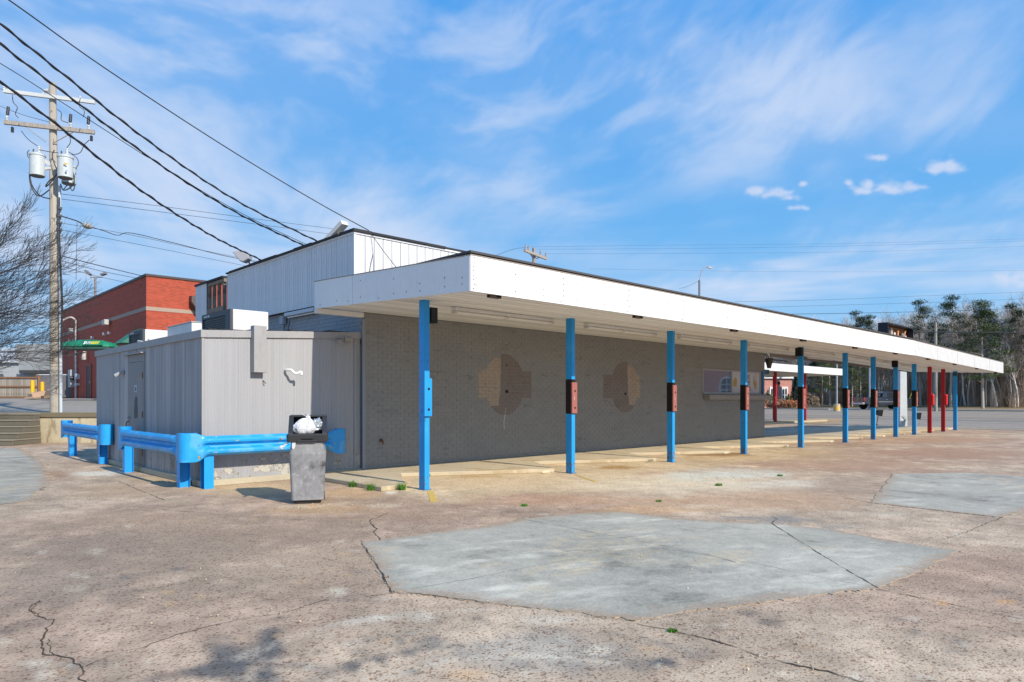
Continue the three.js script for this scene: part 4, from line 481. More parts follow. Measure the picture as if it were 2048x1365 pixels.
// ---------------------------------------------------------------- blue guardrails round the shed
{
  T.railp = tex(1024, 512, (u, v, o) => { const a = fbp(u, v, 6, 4), b = fbp(u, v, 24, 4, .6), c = fbp(u + .4, v, 60, 3, .6), f = fbp(u + .2, v + .6, 10, 3); const sc = fbp(u * .25, v + .3, 80, 3, .6); let k = .90 + .20 * (a - .5) + .10 * (c - .5) + .14 * (sc - .5); o[0] = .016 * k; o[1] = .36 * k; o[2] = .80 * k; const fd = sst(.55, .75, f) * .12; o[0] += fd * .6; o[1] += fd * .5; o[2] += fd * .12; if (b > .80) { o[0] = .62; o[1] = .36; o[2] = .04; } else if (b > .74 && f > .5) { o[0] = .05; o[1] = .12; o[2] = .16; } }, { rx: .5, ry: .5 });
  const m = mat([1, 1, 1], .38, { map: T.railp }), m2 = mat([.012, .33, .78], .4, { map: T.blue });
  // W profile: [out, up]
  const WP = [[.006, -.156], [.03, -.15], [.075, -.115], [.08, -.085], [.075, -.055], [.012, -.018], [.006, 0], [.012, .018], [.075, .055], [.08, .085], [.075, .115], [.03, .15], [.006, .156]];
  // sweep along local +x, facing +z, with end caps: left / right flared round-nosed terminals
  function rail(L, capL, capR, name, lab, pos, turn, posts) {
    const rl = thing(name, lab, 'guardrail', pos, turn, 'blue guardrails round the shed'); const Y = .68, pos3 = [], rows = []; const N = 60;
    const x0 = capL ? .42 : 0, x1 = L - (capR ? .42 : 0);
    const add = (A, B, two) => { for (let i = 0; i < A.length - 1; i++) { const a = A[i], b = B[i], c = B[i + 1], d = A[i + 1]; pos3.push(...a, ...b, ...c, ...a, ...c, ...d); } };
    const th = .008, sec = (x, off) => WP.map(([o, u]) => [x, Y + u, o + off]);
    for (const off of [0, -th]) { for (let i = 0; i < 12; i++) { const A = sec(mixn(x0, x1, i / 12), off), B = sec(mixn(x0, x1, (i + 1) / 12), off); off ? add(B, A) : add(A, B); } }
    for (const k of [0, WP.length - 1]) { const [o, u] = WP[k]; pos3.push(x0, Y + u, o, x1, Y + u, o, x1, Y + u, o - th, x0, Y + u, o, x1, Y + u, o - th, x0, Y + u, o - th); }
    const g = new THREE.BufferGeometry(); g.setAttribute('position', new THREE.Float32BufferAttribute(pos3, 3)); g.computeVertexNormals(); mesh('beam', uvm(flat(g)), m, rl);
    // terminal: profile flattens out, grows taller, then wraps back in a round nose
    const term = (xa, dir, kind) => { const q = [], nS = 26; let prev = null, prevB = null; for (let i = 0; i <= nS; i++) { const t = i / nS, fl = sst(.0, .30, t), grow = 1 + .42 * sst(.02, .42, t); let cx, cz, ang; const straight = .30; if (t < .55) { cx = t / .55 * straight; cz = 0; ang = 0; } else { ang = (t - .55) / .45 * Math.PI * 1.05; const R = .085; cx = straight + Math.sin(ang) * R; cz = -(1 - Math.cos(ang)) * R; } const row = [], rowB = []; for (const [o, u] of WP) { const out = mixn(o, .045, fl); for (const [arr, oo] of [[row, out], [rowB, out - th]]) arr.push([xa + dir * (cx + Math.sin(ang) * (oo)), Y + u * grow - .02 * fl, cz + Math.cos(ang) * (oo)]); } if (prev) { const f = (A, B) => { for (let k = 0; k < A.length - 1; k++) q.push(...A[k], ...B[k], ...B[k + 1], ...A[k], ...B[k + 1], ...A[k + 1]); }; dir > 0 ? (f(prev, row), f(rowB, prevB)) : (f(row, prev), f(prevB, rowB)); for (const k of [0, WP.length - 1]) q.push(...prev[k], ...row[k], ...rowB[k], ...prev[k], ...rowB[k], ...prevB[k]); } prev = row; prevB = rowB; } const g2 = new THREE.BufferGeometry(); g2.setAttribute('position', new THREE.Float32BufferAttribute(q, 3)); g2.computeVertexNormals(); mesh('terminal_end', uvm(flat(g2)), m, rl); };
    if (capL) term(x0, -1); if (capR) term(x1, 1);
    for (const px of posts) { const p = mesh('rail_post', uvm(join([bx(px - .075, 0, -.006, px + .075, .80, .0, .002), bx(px - .075, 0, -.16, px + .075, .80, -.152, .002), bx(px - .006, 0, -.152, px + .006, .80, -.006)])), m2, rl); const bo = new THREE.SphereGeometry(.018, 8, 6); bo.scale(1, 1, .5); bo.translate(px, Y, .012); mesh('bolt', flat(bo), m2, p); }
    return rl;
  }
  // front rail (along +x), then two along the shaded side with the door gap between
  rail(2.86, true, true, 'guardrail', 'blue guardrail along the sunny side of the shed behind the trash bin', [3.58, 0, -11.08], 0, [.42, 2.2]);
  rail(3.75, true, true, 'guardrail', 'blue guardrail from the shed corner to beside the shed door', [3.70, 0, -15.0], -Math.PI / 2, [.30, 3.42]);
  rail(4.15, true, true, 'guardrail', 'short worn blue guardrail past the shed door, next to the concrete steps', [3.80, 0, -20.75], -Math.PI / 2, [.80, 3.72]);
}
// ---------------------------------------------------------------- trash bin
{
  const bp = gp(616, 1004), yaw = Math.atan2(-bp.x, -bp.z) - .03; const bin = thing('trash_bin', 'worn grey plastic trash bin with a black hooded lid', 'trash bin', [bp.x, 0, bp.z], yaw);
  T.bin = tex(512, 512, (u, v, o) => { const a = fbp(u, v, 4, 4), b = fbp(u, v, 22, 4, .6), c = fbp(u, v, 120, 2), s = fbp(u, v * .2, 30, 3), d = fbp(u + .6, v + .3, 6, 4, .6); let k = .78 + .5 * (a - .5) + .35 * (b - .5) + .15 * (c - .5) + .2 * (s - .5); if (d > .60) k -= (d - .60) * 1.8; k = Math.max(.14, k); if (b > .74) k += .25; o[0] = .30 * k; o[1] = .30 * k; o[2] = .304 * k; }, { rx: 1.15, ry: 1.0 });
  const bm = mat([1, 1, 1], .55, { map: T.bin }), lm = mat([.028, .029, .031], .5, { map: T.grime });
  const loftRect = (rows) => { const pos = [], K = 6; const ring = ([y, w, d, c, oz = 0, ox = 0]) => { const o = []; for (const [sx, sz, a0] of [[1, 1, 0], [-1, 1, 90], [-1, -1, 180], [1, -1, 270]]) for (let k = 0; k <= K; k++) { const a = (a0 + k / K * 90) * Math.PI / 180; o.push([ox + sx * (w / 2 - c) + Math.cos(a) * c, y, oz + sz * (d / 2 - c) + Math.sin(a) * c]); } return o; }; const R = rows.map(ring), n = R[0].length; for (let i = 0; i < R.length - 1; i++) for (let k = 0; k < n; k++) { const a = R[i][k], b = R[i][(k + 1) % n], c = R[i + 1][(k + 1) % n], d = R[i + 1][k]; pos.push(...a, ...c, ...b, ...a, ...d, ...c); } for (const [rr, f] of [[R[0], 0], [R[R.length - 1], 1]]) for (let k = 1; k < n - 1; k++) f ? pos.push(...rr[0], ...rr[k + 1], ...rr[k]) : pos.push(...rr[0], ...rr[k], ...rr[k + 1]); const g = new THREE.BufferGeometry(); g.setAttribute('position', new THREE.Float32BufferAttribute(pos, 3)); g.computeVertexNormals(); return uvm(flat(g)); };
  const body = mesh('body', loftRect([[.045, .40, .42, .05], [.055, .425, .45, .05], [.30, .445, .47, .05], [.60, .475, .495, .05], [.68, .485, .505, .055], [.80, .43, .48, .05], [.84, .44, .48, .05]]), bm, bin);
  mesh('base_foot', loftRect([[.0, .34, .38, .04, -.01], [.05, .37, .40, .04, -.01]]), lm, bin); for (const s of [-1, 1]) mesh('wheel', (() => { const g = new THREE.CylinderGeometry(.06, .06, .04, 14); g.rotateZ(Math.PI / 2); g.translate(s * .20, .06, -.19); return flat(g); })(), lm, bin);
  // hooded lid: rim, raked frame round the opening
  const lid = new THREE.Group(); lid.name = 'lid'; bin.add(lid);
  mesh('rim', loftRect([[.835, .50, .52, .03], [.845, .53, .55, .03], [.93, .545, .56, .035], [.945, .52, .54, .03]]), lm, lid);
  const hood = (w, d0, dTop, y0, y1, t) => { const side = extr([[-d0 / 2, y0], [d0 / 2, y0], [d0 / 2 - .02, y0 + .03], [dTop, y1], [-d0 / 2 + .03, y1]], t); side.rotateY(-Math.PI / 2); const a = side.clone().translate(-w / 2 + t, 0, 0), b = side.clone().translate(w / 2, 0, 0); return [a, b]; };
  const [ha, hb] = hood(.50, .52, -.02, .935, 1.185, .06); mesh('hood_side', uvm(ha), lm, lid); mesh('hood_side', uvm(hb), lm, lid);
  mesh('hood_top', uvm(bx(-.245, 1.165, -.245, .245, 1.195, -.0, .012)), lm, lid); mesh('hood_back', uvm(bx(-.22, .94, -.25, .22, 1.17, -.22)), lm, lid); mesh('inner_floor', bx(-.2, .946, -.21, .2, .95, .22), mat([.006, .006, .006], .9), lid);
  mesh('grip', [bx(-.08, .885, .279, .07, .90, .287, .004), bx(-.13, .84, .279, .12, .866, .290, .006)], lm, lid); mesh('grip_slot', bx(-.075, .868, .2785, .065, .884, .284), mat([.004, .004, .004], 1), lid);
  // crumpled bag and foil inside the hood
  const lump = (cx, cy, cz, sx, sy, sz, amp, f, seed, det) => { const g = new THREE.IcosahedronGeometry(1, det), p = g.attributes.position; for (let i = 0; i < p.count; i++) { const x = p.getX(i), y = p.getY(i), z = p.getZ(i), fold = Math.abs(fbm(Math.atan2(z, x) * f + seed, y * 2.2 + seed, 3, .6) - .5), n = fbm(x * 3 + seed, y * 3 + z * 3, 3) - .5, k = 1 - amp * fold * 2 + n * .16; p.setXYZ(i, cx + x * sx * k, cy + y * sy * k, cz + z * sz * k); } g.computeVertexNormals(); return flat(g); };
  const bagGeo = () => { const g = new THREE.IcosahedronGeometry(1, 24), p = g.attributes.position; for (let i = 0; i < p.count; i++) { const x = p.getX(i), y = p.getY(i), z = p.getZ(i), kx = x - .30, ph = Math.atan2(z - .1, kx), up = sst(-.7, 1, y), n = fbm(ph * 2.2 + 4, y * 1.3, 3) - .5, cr = Math.abs(fbm(ph * 5 + y * .6, y * .9 + 3, 3, .6) - .5) * 2, f2 = Math.abs(fbm(x * 5 + 3, y * 5 + z * 4, 3, .6) - .5); const k = 1 + n * .22 - (.05 + .20 * up) * (1 - cr) * .8 - f2 * .10; p.setXYZ(i, -.055 + x * .172 * k + up * .02, 1.03 + y * .122 * k + (up > .8 ? (up - .8) * .12 : 0), .10 + z * .118 * k); } g.computeVertexNormals(); return flat(g); };
  const place = (o) => { o.position.set(bp.x, 0, bp.z); o.rotation.y = yaw; return o; };
  const bag = place(thing('garbage_bag', 'knotted white garbage bag bulging out of the trash bin lid', 'garbage bag')); const pm = new THREE.MeshPhysicalMaterial({ color: col([.66, .66, .67]), roughness: .36, transmission: .12, thickness: 0 });
  mesh('bag_body', bagGeo(), pm, bag); mesh('knot', [lump(-.0, 1.16, .10, .035, .05, .03, .6, 6, 9, 3), beam(V(-.005, 1.17, .10), V(-.085, 1.215, .12), .022, .006), beam(V(.005, 1.17, .10), V(.02, 1.20, .13), .02, .006)], pm, bag);
  const foil = place(solo('foil_scrap', lump(.13, 1.06, .07, .085, .11, .08, .95, 9, 21, 4), mat([.62, .64, .62], .25, { metalness: .75 }), 'crumpled silvery foil wrapper beside the white bag in the bin', 'foil wrapper'));
  const strap = place(solo('bag_edge', join([beam(V(-.24, .845, .2), V(-.33, .775, .24), .05, .012), lump(-.335, .77, .24, .028, .03, .02, .4, 4, 5, 3)]), pm, 'twisted end of a white liner hanging from the bin rim', 'bin liner')); place(solo('bag_edge', extr([[-.20, .84], [-.15, .84], [-.16, .77], [-.185, .74], [-.20, .76]], .008).translate(0, 0, .246), pm, 'flap of white liner under the front of the bin lid', 'bin liner'));
}
// ---------------------------------------------------------------- higher lot behind, retaining wall and steps
const P2 = (px, Z) => { const p = at(px, HZ, Z); return [p.x, p.z]; };
const LOT0 = .97, lotY = (Z) => LOT0 + .55 * sst(22, 42, Z), depthOf = (x, z) => x * FX + z * FZ, lotAt = (x, z) => lotY(depthOf(x, z));
{
  const A = P2(-420, 22.3), B = P2(430, 22.4), asph = mat(alb(172, 168, 168), .92, { map: T.conc });
  const wallC = mat(alb(214, 204, 178), .92, { map: T.walk, bumpMap: T.fine, bumpScale: .003 }), capC = mat(alb(140, 132, 118), .95, { map: T.conc });
  // asphalt of the upper lot
  const nA = 40, nB = 24, pos = [], uv = [], ix = []; for (let j = 0; j <= nB; j++) for (let i = 0; i <= nA; i++) { const Z = 22.42 + Math.pow(j / nB, 1.7) * 130, px = mixn(-900, 430, i / nA), p = at(px, HZ, Z); let x = p.x, z = p.z; pos.push(x, lotY(Z), z); uv.push(x, z); } for (let j = 0; j < nB; j++) for (let i = 0; i < nA; i++) { const a = j * (nA + 1) + i, b = a + 1, c = a + nA + 1; ix.push(a, b, c, b, c + 1, c); } const g = new THREE.BufferGeometry(); g.setAttribute('position', new THREE.Float32BufferAttribute(pos, 3)); g.setAttribute('uv', new THREE.Float32BufferAttribute(uv, 2)); g.setIndex(ix); g.computeVertexNormals(); struct('upper_lot', g, asph);
  const rw = thing('retaining_wall', 'low stained concrete retaining wall below the upper lot', 'retaining wall'); const L = Math.hypot(B[0] - A[0], B[1] - A[1]); rw.position.set(A[0], 0, A[1]); rw.rotation.y = -Math.atan2(B[1] - A[1], B[0] - A[0]);
  T.rwall = tex(1024, 256, (u, v, o) => { const x = u * 8, y = v, a = fbm(x * 1.5, y * 2, 4), s = fbm(x * 5, y * 1.1, 4, .6), b = fbm(x * 14, y * 14, 3, .6); let k = .78 + .3 * (a - .5) + .2 * (b - .5); const d = sst(.52, .68, s) * .45; o[0] = k * (1 - d * .9); o[1] = k * .975 * (1 - d); o[2] = k * .92 * (1 - d * 1.1); }, { rx: 1 / 8, ry: 1 });
  mesh('wall_face', uvm(bx(0, 0, -.30, L, .84, 0, .01)), mat(alb(226, 220, 208), .92, { map: T.rwall }), rw); mesh('cap', uvm(bx(-.02, .842, -.36, L + .02, .995, .05, .015)), capC, rw);
  // concrete steps
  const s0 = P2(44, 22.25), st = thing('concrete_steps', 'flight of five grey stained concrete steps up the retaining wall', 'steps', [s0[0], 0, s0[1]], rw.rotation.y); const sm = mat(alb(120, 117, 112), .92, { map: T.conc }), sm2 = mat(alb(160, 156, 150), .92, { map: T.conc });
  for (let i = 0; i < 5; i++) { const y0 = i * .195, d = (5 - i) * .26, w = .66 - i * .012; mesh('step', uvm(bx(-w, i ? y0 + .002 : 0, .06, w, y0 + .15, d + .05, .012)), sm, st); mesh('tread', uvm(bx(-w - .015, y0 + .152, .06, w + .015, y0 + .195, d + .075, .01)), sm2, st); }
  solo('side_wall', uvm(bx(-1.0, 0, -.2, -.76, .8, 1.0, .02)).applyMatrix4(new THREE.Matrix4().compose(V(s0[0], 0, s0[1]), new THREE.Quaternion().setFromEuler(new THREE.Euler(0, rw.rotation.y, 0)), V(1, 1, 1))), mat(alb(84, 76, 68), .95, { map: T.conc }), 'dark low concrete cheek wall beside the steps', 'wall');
  const lt = (px, py, s, c, lab) => { const p = gp(px, py, 0), g = new THREE.IcosahedronGeometry(s, 1); g.scale(1.4, .28, .8); g.translate(p.x, s * .2, p.z); solo('litter_scrap', flat(g), mat(c, .9), lab, 'litter'); };
  lt(97, 878, .16, alb(226, 220, 208), 'pale scrap of litter at the foot of the retaining wall'); lt(118, 878, .24, alb(186, 150, 116), 'flattened cardboard scrap at the foot of the retaining wall');
  struct('lot_line', (() => { const a = P2(150, 29), b = P2(250, 29), y = lotY(29) + .005; const gg = bx(-1.6, 0, -.05, 1.6, .003, .05); gg.rotateY(.45); gg.translate(a[0], y, a[1]); return gg; })(), mat(alb(206, 204, 200), .8));
}
// ---------------------------------------------------------------- red brick shop behind
{
  T.rbrick = tex(1024, 1024, (u, v, o) => { const row = Math.floor(v * 26), off = row % 2 ? .5 : 0, cu = u * 10 + off, k0 = Math.floor(cu), fu = cu - k0, fv = v * 26 - row, j = fu < .04 || fv < .14; const t = hsh((k0 % 10) + 31, row + 7), n = fbp(u, v, 60, 3); let k = .78 + .34 * t + .2 * (n - .5); if (j) { o[0] = .34; o[1] = .12; o[2] = .075; } else { o[0] = .39 * k; o[1] = .060 * k; o[2] = .028 * k; } }, { rx: .5, ry: .5 });
  const X = 10.3, Z0 = -36.9, Z1 = -57, Y0 = 1.3, Y1 = 7.55, bm = mat([1, 1, 1], .85, { map: T.rbrick }), band = mat([.36, .27, .21], .85), cop = mat([.05, .035, .035], .5), metal = mat([.40, .41, .42], .45), lampM = mat([.45, .43, .40], .5);
  const h = thing('brick_shop', 'tall red brick shop building with a tan band and dark coping', 'building');
  mesh('wall', uvm(join([bx(X, Y0, Z1, X + .3, 5.86, Z0), bx(X, 6.05, Z1, X + .3, Y1, Z0), bx(X + .3, Y0, Z0 - .3, 32, 5.86, Z0), bx(X + .3, 6.05, Z0 - .3, 32, Y1, Z0), bx(X + .3, Y0, Z1, 32, Y1, Z1 + .3)])), bm, h);
  mesh('band', [bx(X - .012, 5.862, Z1, X + .3, 6.048, Z0 + .012), bx(X + .3, 5.862, Z0 - .3, 32, 6.048, Z0 + .012)], band, h); mesh('coping', [bx(X - .05, Y1 + .002, Z1, X + .35, Y1 + .12, Z0 + .05, .01), bx(X + .35, Y1 + .002, Z0 - .35, 32, Y1 + .12, Z0 + .05, .01)], cop, h); mesh('roof', bx(X + .3, 7.2, Z1, 32, 7.25, Z0 - .3), cop, h);
  const dh = mesh('downspout', bx(12.75, 2, Z0 + .02, 12.98, 6.3, Z0 + .20, .01), mat([.09, .065, .06], .5), h); mesh('leader_head', (() => { const g = extr([[-.55, .75], [.55, .75], [.55, .45], [.24, 0], [-.24, 0], [-.55, .45]], .4); g.translate(12.86, 6.0, Z0 + .02); return g; })(), mat([.09, .065, .06], .5), dh);
  // on the shaded side wall: door, meter boxes, conduit riser, lamps, vents
  const S = X - .02; const zz = (px) => { const r = (px - CX) / FOCAL, Z = X / (FX + RX * r); return (FZ + RZ * r) * Z; };
  const dz = zz(178.5); const door = mesh('door', bx(S - .03, 1.42, dz - .52, S + .02, 3.52, dz + .52), mat([.06, .04, .036], .6), h); mesh('door_frame', [bx(S - .05, 1.42, dz - .62, S + .02, 3.62, dz - .524), bx(S - .05, 1.42, dz + .524, S + .02, 3.62, dz + .62), bx(S - .05, 3.524, dz - .524, S + .02, 3.62, dz + .524)], mat([.34, .075, .05], .7), h); mesh('handle', bx(S - .08, 2.4, dz + .34, S - .031, 2.6, dz + .38), metal, door);
  const mz = zz(147); const mb = mesh('meter_cabinet', bx(S - .25, 2.25, mz - .35, S + .02, 3.4, mz + .35, .01), metal, h); const m2 = zz(158); mesh('meter_box', bx(S - .22, 2.75, m2 - .2, S + .02, 3.1, m2 + .2, .01), mat([.52, .53, .54], .45), h); mesh('wire_trough', bx(S - .2, 2.35, m2 - .3, S + .02, 2.5, m2 + .2, .01), mat([.52, .53, .54], .45), h); mesh('meter_dial', rod(V(S - .3, 2.85, zz(151)), V(S - .1, 2.85, zz(151)), .13, .13, 14), mat([.03, .03, .035], .4), h);
  const cz = zz(155); mesh('conduit', [rod(V(S - .08, 1.45, cz), V(S - .08, 6.2, cz), .07, .07, 10), tube([V(S - .08, 6.15, cz), V(S - .1, 6.55, cz), V(S - .35, 6.75, cz), V(S - .75, 6.55, cz - .1), V(S - .95, 6.1, cz - .1)], .06, 8)], mat([.50, .47, .45], .5), h);
  for (const [px, py, s] of [[220, 646, .3], [150, 661, .2]]) { const z = zz(px), Z = X / (FX + RX * (px - CX) / FOCAL), y = EYE - (py - HZ) / FOCAL * Z; mesh('wall_lamp', [bx(S - .35, y - s * .5, z - s, S - .12, y + s * .5, z + s, .03), rod(V(S - .14, y, z), V(S + .02, y, z), .05)], lampM, h); }
  for (const [px, py] of [[141, 681], [149, 680], [186, 676], [210, 669], [220, 667]]) { const z = zz(px), Z = X / (FX + RX * (px - CX) / FOCAL), y = EYE - (py - HZ) / FOCAL * Z; mesh('vent_cap', rod(V(S - .12, y, z), V(S + .02, y, z), .09, .09, 10), mat([.62, .58, .54], .5), h); }
  { const z = zz(177), y = 4.1; mesh('wall_lamp', rod(V(S - .25, y - .2, z), V(S - .2, y + .3, z), .14, .1, 10), lampM, h); }
  // green domed order canopy with the shop's lettering, on a cantilever post; a small sloped awning on the wall
  const c0 = at(178, HZ, 33.6), aw = thing('order_canopy', 'green domed order canopy with white and yellow lettering before the brick shop', 'canopy', [c0.x, 4.02, c0.z], -Math.atan2(RZ, RX)), green = mat([.010, .215, .11], .55);
  { const N = 28, M = 8, pos = [], rad = (a) => 1.30 / Math.pow(Math.pow(Math.abs(Math.cos(a)), 5) + Math.pow(Math.abs(Math.sin(a)), 5), .2), pt = (i, j) => { const a = i / N * 2 * Math.PI, s = j / M, R = rad(a) * Math.cos(s * Math.PI / 2); return [Math.cos(a) * R, .36 * Math.sin(s * Math.PI / 2), Math.sin(a) * R * .42]; }; for (let i = 0; i < N; i++) for (let j = 0; j < M; j++) { const p = pt(i, j), q = pt(i + 1, j), u = pt(i + 1, j + 1), w = pt(i, j + 1); pos.push(...p, ...u, ...q, ...p, ...w, ...u); } const g = new THREE.BufferGeometry(); g.setAttribute('position', new THREE.Float32BufferAttribute(pos, 3)); g.computeVertexNormals(); mesh('dome', flat(g), green, aw); mesh('rim', bx(-1.22, -.14, -.5, 1.22, -.002, .5, .03), mat([.035, .10, .07], .6), aw); }
  const cv = document.createElement('canvas'); cv.width = 512; cv.height = 128; const c = cv.getContext('2d'); c.fillStyle = '#147a56'; c.fillRect(0, 0, 512, 128); c.font = 'italic bold 104px sans-serif'; c.save(); c.translate(14, 102); c.scale(.92, 1); c.fillStyle = '#ffffff'; c.fillText('SUB', 0, 0); const wS = c.measureText('SUB').width; c.fillStyle = '#f4d616'; c.fillText('WAY', wS, 0); c.restore(); const tx = new THREE.CanvasTexture(cv); tx.colorSpace = THREE.SRGBColorSpace;
  const lm = mesh('lettering', flat(new THREE.PlaneGeometry(1.0, .25)), mat([1, 1, 1], .6, { map: tx }), aw); lm.position.set(.52, .17, .545); lm.rotation.x = -.38;
  mesh('post', bx(1.02, -2.7, -.06, 1.14, -.142, .06), mat([.5, .5, .5], .5), aw); mesh('arm', bx(.30, -.30, -.03, 1.018, -.24, .03), mat([.62, .6, .58], .5), aw);
  solo('awning', (() => { const g = extr([[0, 0], [0, .75], [-.9, 0]], 1.6); g.translate(X - .02, 4.25, -39.2); return g; })(), mat([.03, .17, .11], .6), 'small sloped green awning on the shaded wall of the brick shop', 'awning');
  solo('shelf_board', beam(at(142, 711, 33.9), at(163, 706, 34.3), .9, .04), mat([.42, .26, .15], .8), 'tilted tan board under the green domed canopy', 'board');
  const fl = thing('floodlight_pole', 'twin floodlight pole above the brick shop roof', 'light pole', [0, 0, 0]); const fp = at(190, 600, 46); mesh('pole', cyl(fp.x, 7, EYE + 246 * 46 / FOCAL, fp.z, .07), mat([.22, .19, .18], .5), fl); const ty = EYE + 246 * 46 / FOCAL; const dR = V(RX, 0, RZ); mesh('arm', beam(fp.clone().setY(ty).addScaledVector(dR, -.35), fp.clone().setY(ty).addScaledVector(dR, .45), .06, .06), mat([.22, .19, .18], .5), fl); for (const s of [-.42, .5]) { const q = fp.clone().setY(ty + .22).addScaledVector(dR, s); mesh('flood_head', beam(q.clone().addScaledVector(dR, s < 0 ? -.22 : .22).add(V(0, s < 0 ? .22 : .05, 0)), q.clone().addScaledVector(dR, s < 0 ? .1 : -.1).add(V(0, -.06, 0)), .3, .12), mat([.18, .17, .17], .5), fl); }
}
// ---------------------------------------------------------------- utility pole with crossarms and three transformers
const poleP = (() => { const [x, z] = P2(112, 23); return V(x, lotY(23), z); })();
{
  const pole = thing('utility_pole', 'weathered wooden utility pole with crossarms and three grey transformer cans', 'utility pole'); const px = (a, b, Z = 23) => at(a, b, Z);
  T.pole = tex(256, 1024, (u, v, o) => { const g = fbp(u, v * .06, 40, 3), b = fbp(u, v, 8, 4), k0 = vnp(u * 9, v * 60, 60); let k = .60 + .34 * g + .24 * (b - .5); if (k0 > .90) k *= .5; o[0] = k; o[1] = k * .93; o[2] = k * .82; }, { rx: 1, ry: .12 });
  const wm = mat([.52, .505, .475], .92, { map: T.pole }), arm = mat([.40, .385, .36], .9, { map: T.wood }), armL = mat([.56, .60, .60], .7, { map: T.grime }), can = mat([.58, .64, .64], .5, { map: T.grime }), dk = mat([.03, .032, .035], .5), por = mat([.60, .60, .58], .35);
  const top = px(104.5, 166), base = poleP.clone().add(V(0, -.2, 0)); mesh('pole', (() => { const g = rod(base, top, .185, .100, 18), p = g.attributes.position, uv = g.attributes.uv; for (let i = 0; i < p.count; i++) uv.setY(i, p.getY(i)); return g; })(), wm, pole);
  const armDir = V(RX, 0, RZ).multiplyScalar(2.45).add(V(FX, 0, FZ).multiplyScalar(.85)).normalize(), fwd = V(FX, 0, FZ);
  const mid = (y, z = 23) => { const t = (y - base.y) / (top.y - base.y); return base.clone().lerp(top, t); };
  const yU = px(108, 198).y, yL = px(108, 259).y, front = fwd.clone().multiplyScalar(-.18); const onArm = (y, s) => mid(y).add(front).addScaledVector(armDir, s);
  mesh('crossarm', uvm(beam(onArm(yU, -1.28), onArm(yU, 1.34), .09, .12)), armL, pole); mesh('crossarm', uvm(beam(onArm(yL, -1.28), onArm(yL, 1.32), .10, .13)), arm, pole);
  for (const s of [-1, 1]) mesh('arm_brace', beam(onArm(yL - .02, s * .75), onArm(yL - .5, s * .12), .04, .02), arm, pole);
  const stack = (p, n, r, m, name, dn) => mesh(name, (() => { const L = []; for (let i = 0; i < n; i++) L.push(cyl(p.x, p.y + i * .045, p.y + i * .045 + .03, p.z, r, r * .75, 10)); L.push(cyl(p.x, p.y, p.y + n * .045, p.z, r * .4, r * .4, 8)); return L; })(), m, pole);
  for (const s of [-1.2, .62, 1.15]) { const p = onArm(yL + .08, s); stack(p, 3, .05, por, 'insulator'); const q = onArm(yL + .26, s + (s > 0 ? -.02 : .02)); mesh('cutout', rod(q, q.clone().add(V(.02, .26, 0)), .05, .045, 10), dk, pole); } for (const s of [-1.05, 1.22]) stack(onArm(yL - .3, s), 4, .05, dk, 'surge_arrester');
  for (const s of [-1.27, .9]) { const p = onArm(yU + .06, s); stack(p, 2, .045, por, 'insulator'); } mesh('insulator', (() => { const p = px(96, 181); return [rod(p, px(88, 182), .06, .05, 10), rod(px(88, 182), px(84, 190), .03, .03)]; })(), por, pole);
  // transformer cans
  const cans = [[74, 311, 352, 22.8, .225], [130, 315, 356, 22.6, .225], [137, 334, 368, 23.35, .215]]; cans.forEach(([cx, t, b, Z, r]) => { const pt = px(cx, t, Z), pb = px(cx, b, Z), tr = new THREE.Group(); tr.name = 'transformer'; pole.add(tr); mesh('tank', [cyl(pt.x, pb.y, pt.y, pt.z, r, r, 22), cyl(pt.x, pt.y - .03, pt.y + .02, pt.z, r + .02, r + .02, 22), cyl(pt.x, pt.y + .02, pt.y + .06, pt.z, r, r * .75, 22)], can, tr); mesh('tank_bottom', cyl(pt.x, pb.y - .02, pb.y - .001, pt.z, r - .02, r - .02, 20), mat([.10, .11, .115], .6), tr); const bu = pt.clone().add(V(.05, .05, 0)); mesh('bushing', (() => { const L = []; for (let i = 0; i < 5; i++) L.push(cyl(bu.x, bu.y + i * .055, bu.y + i * .055 + .04, bu.z, .055 - i * .004, .04, 10)); return L; })(), por, tr); mesh('bushing', cyl(pt.x - .1, pt.y + .05, pt.y + .2, pt.z - .05, .025, .02, 8), dk, tr); });
  mesh('warning_label', beam(px(127, 327, 22.35), px(134, 328, 22.36), .006, .05), mat([.72, .46, .08], .6), pole); mesh('number_label', beam(px(130, 342, 22.36), px(134, 342, 22.37), .006, .07), mat([.34, .42, .55], .6), pole);
  mesh('mount_bracket', [beam(px(88, 322, 22.9), px(104, 330, 22.9), .06, .12), beam(px(88, 338, 22.9), px(104, 336, 22.9), .06, .08), beam(px(112, 335, 23), px(130, 335, 23), .06, .1)], mat([.6, .58, .56], .5), pole);
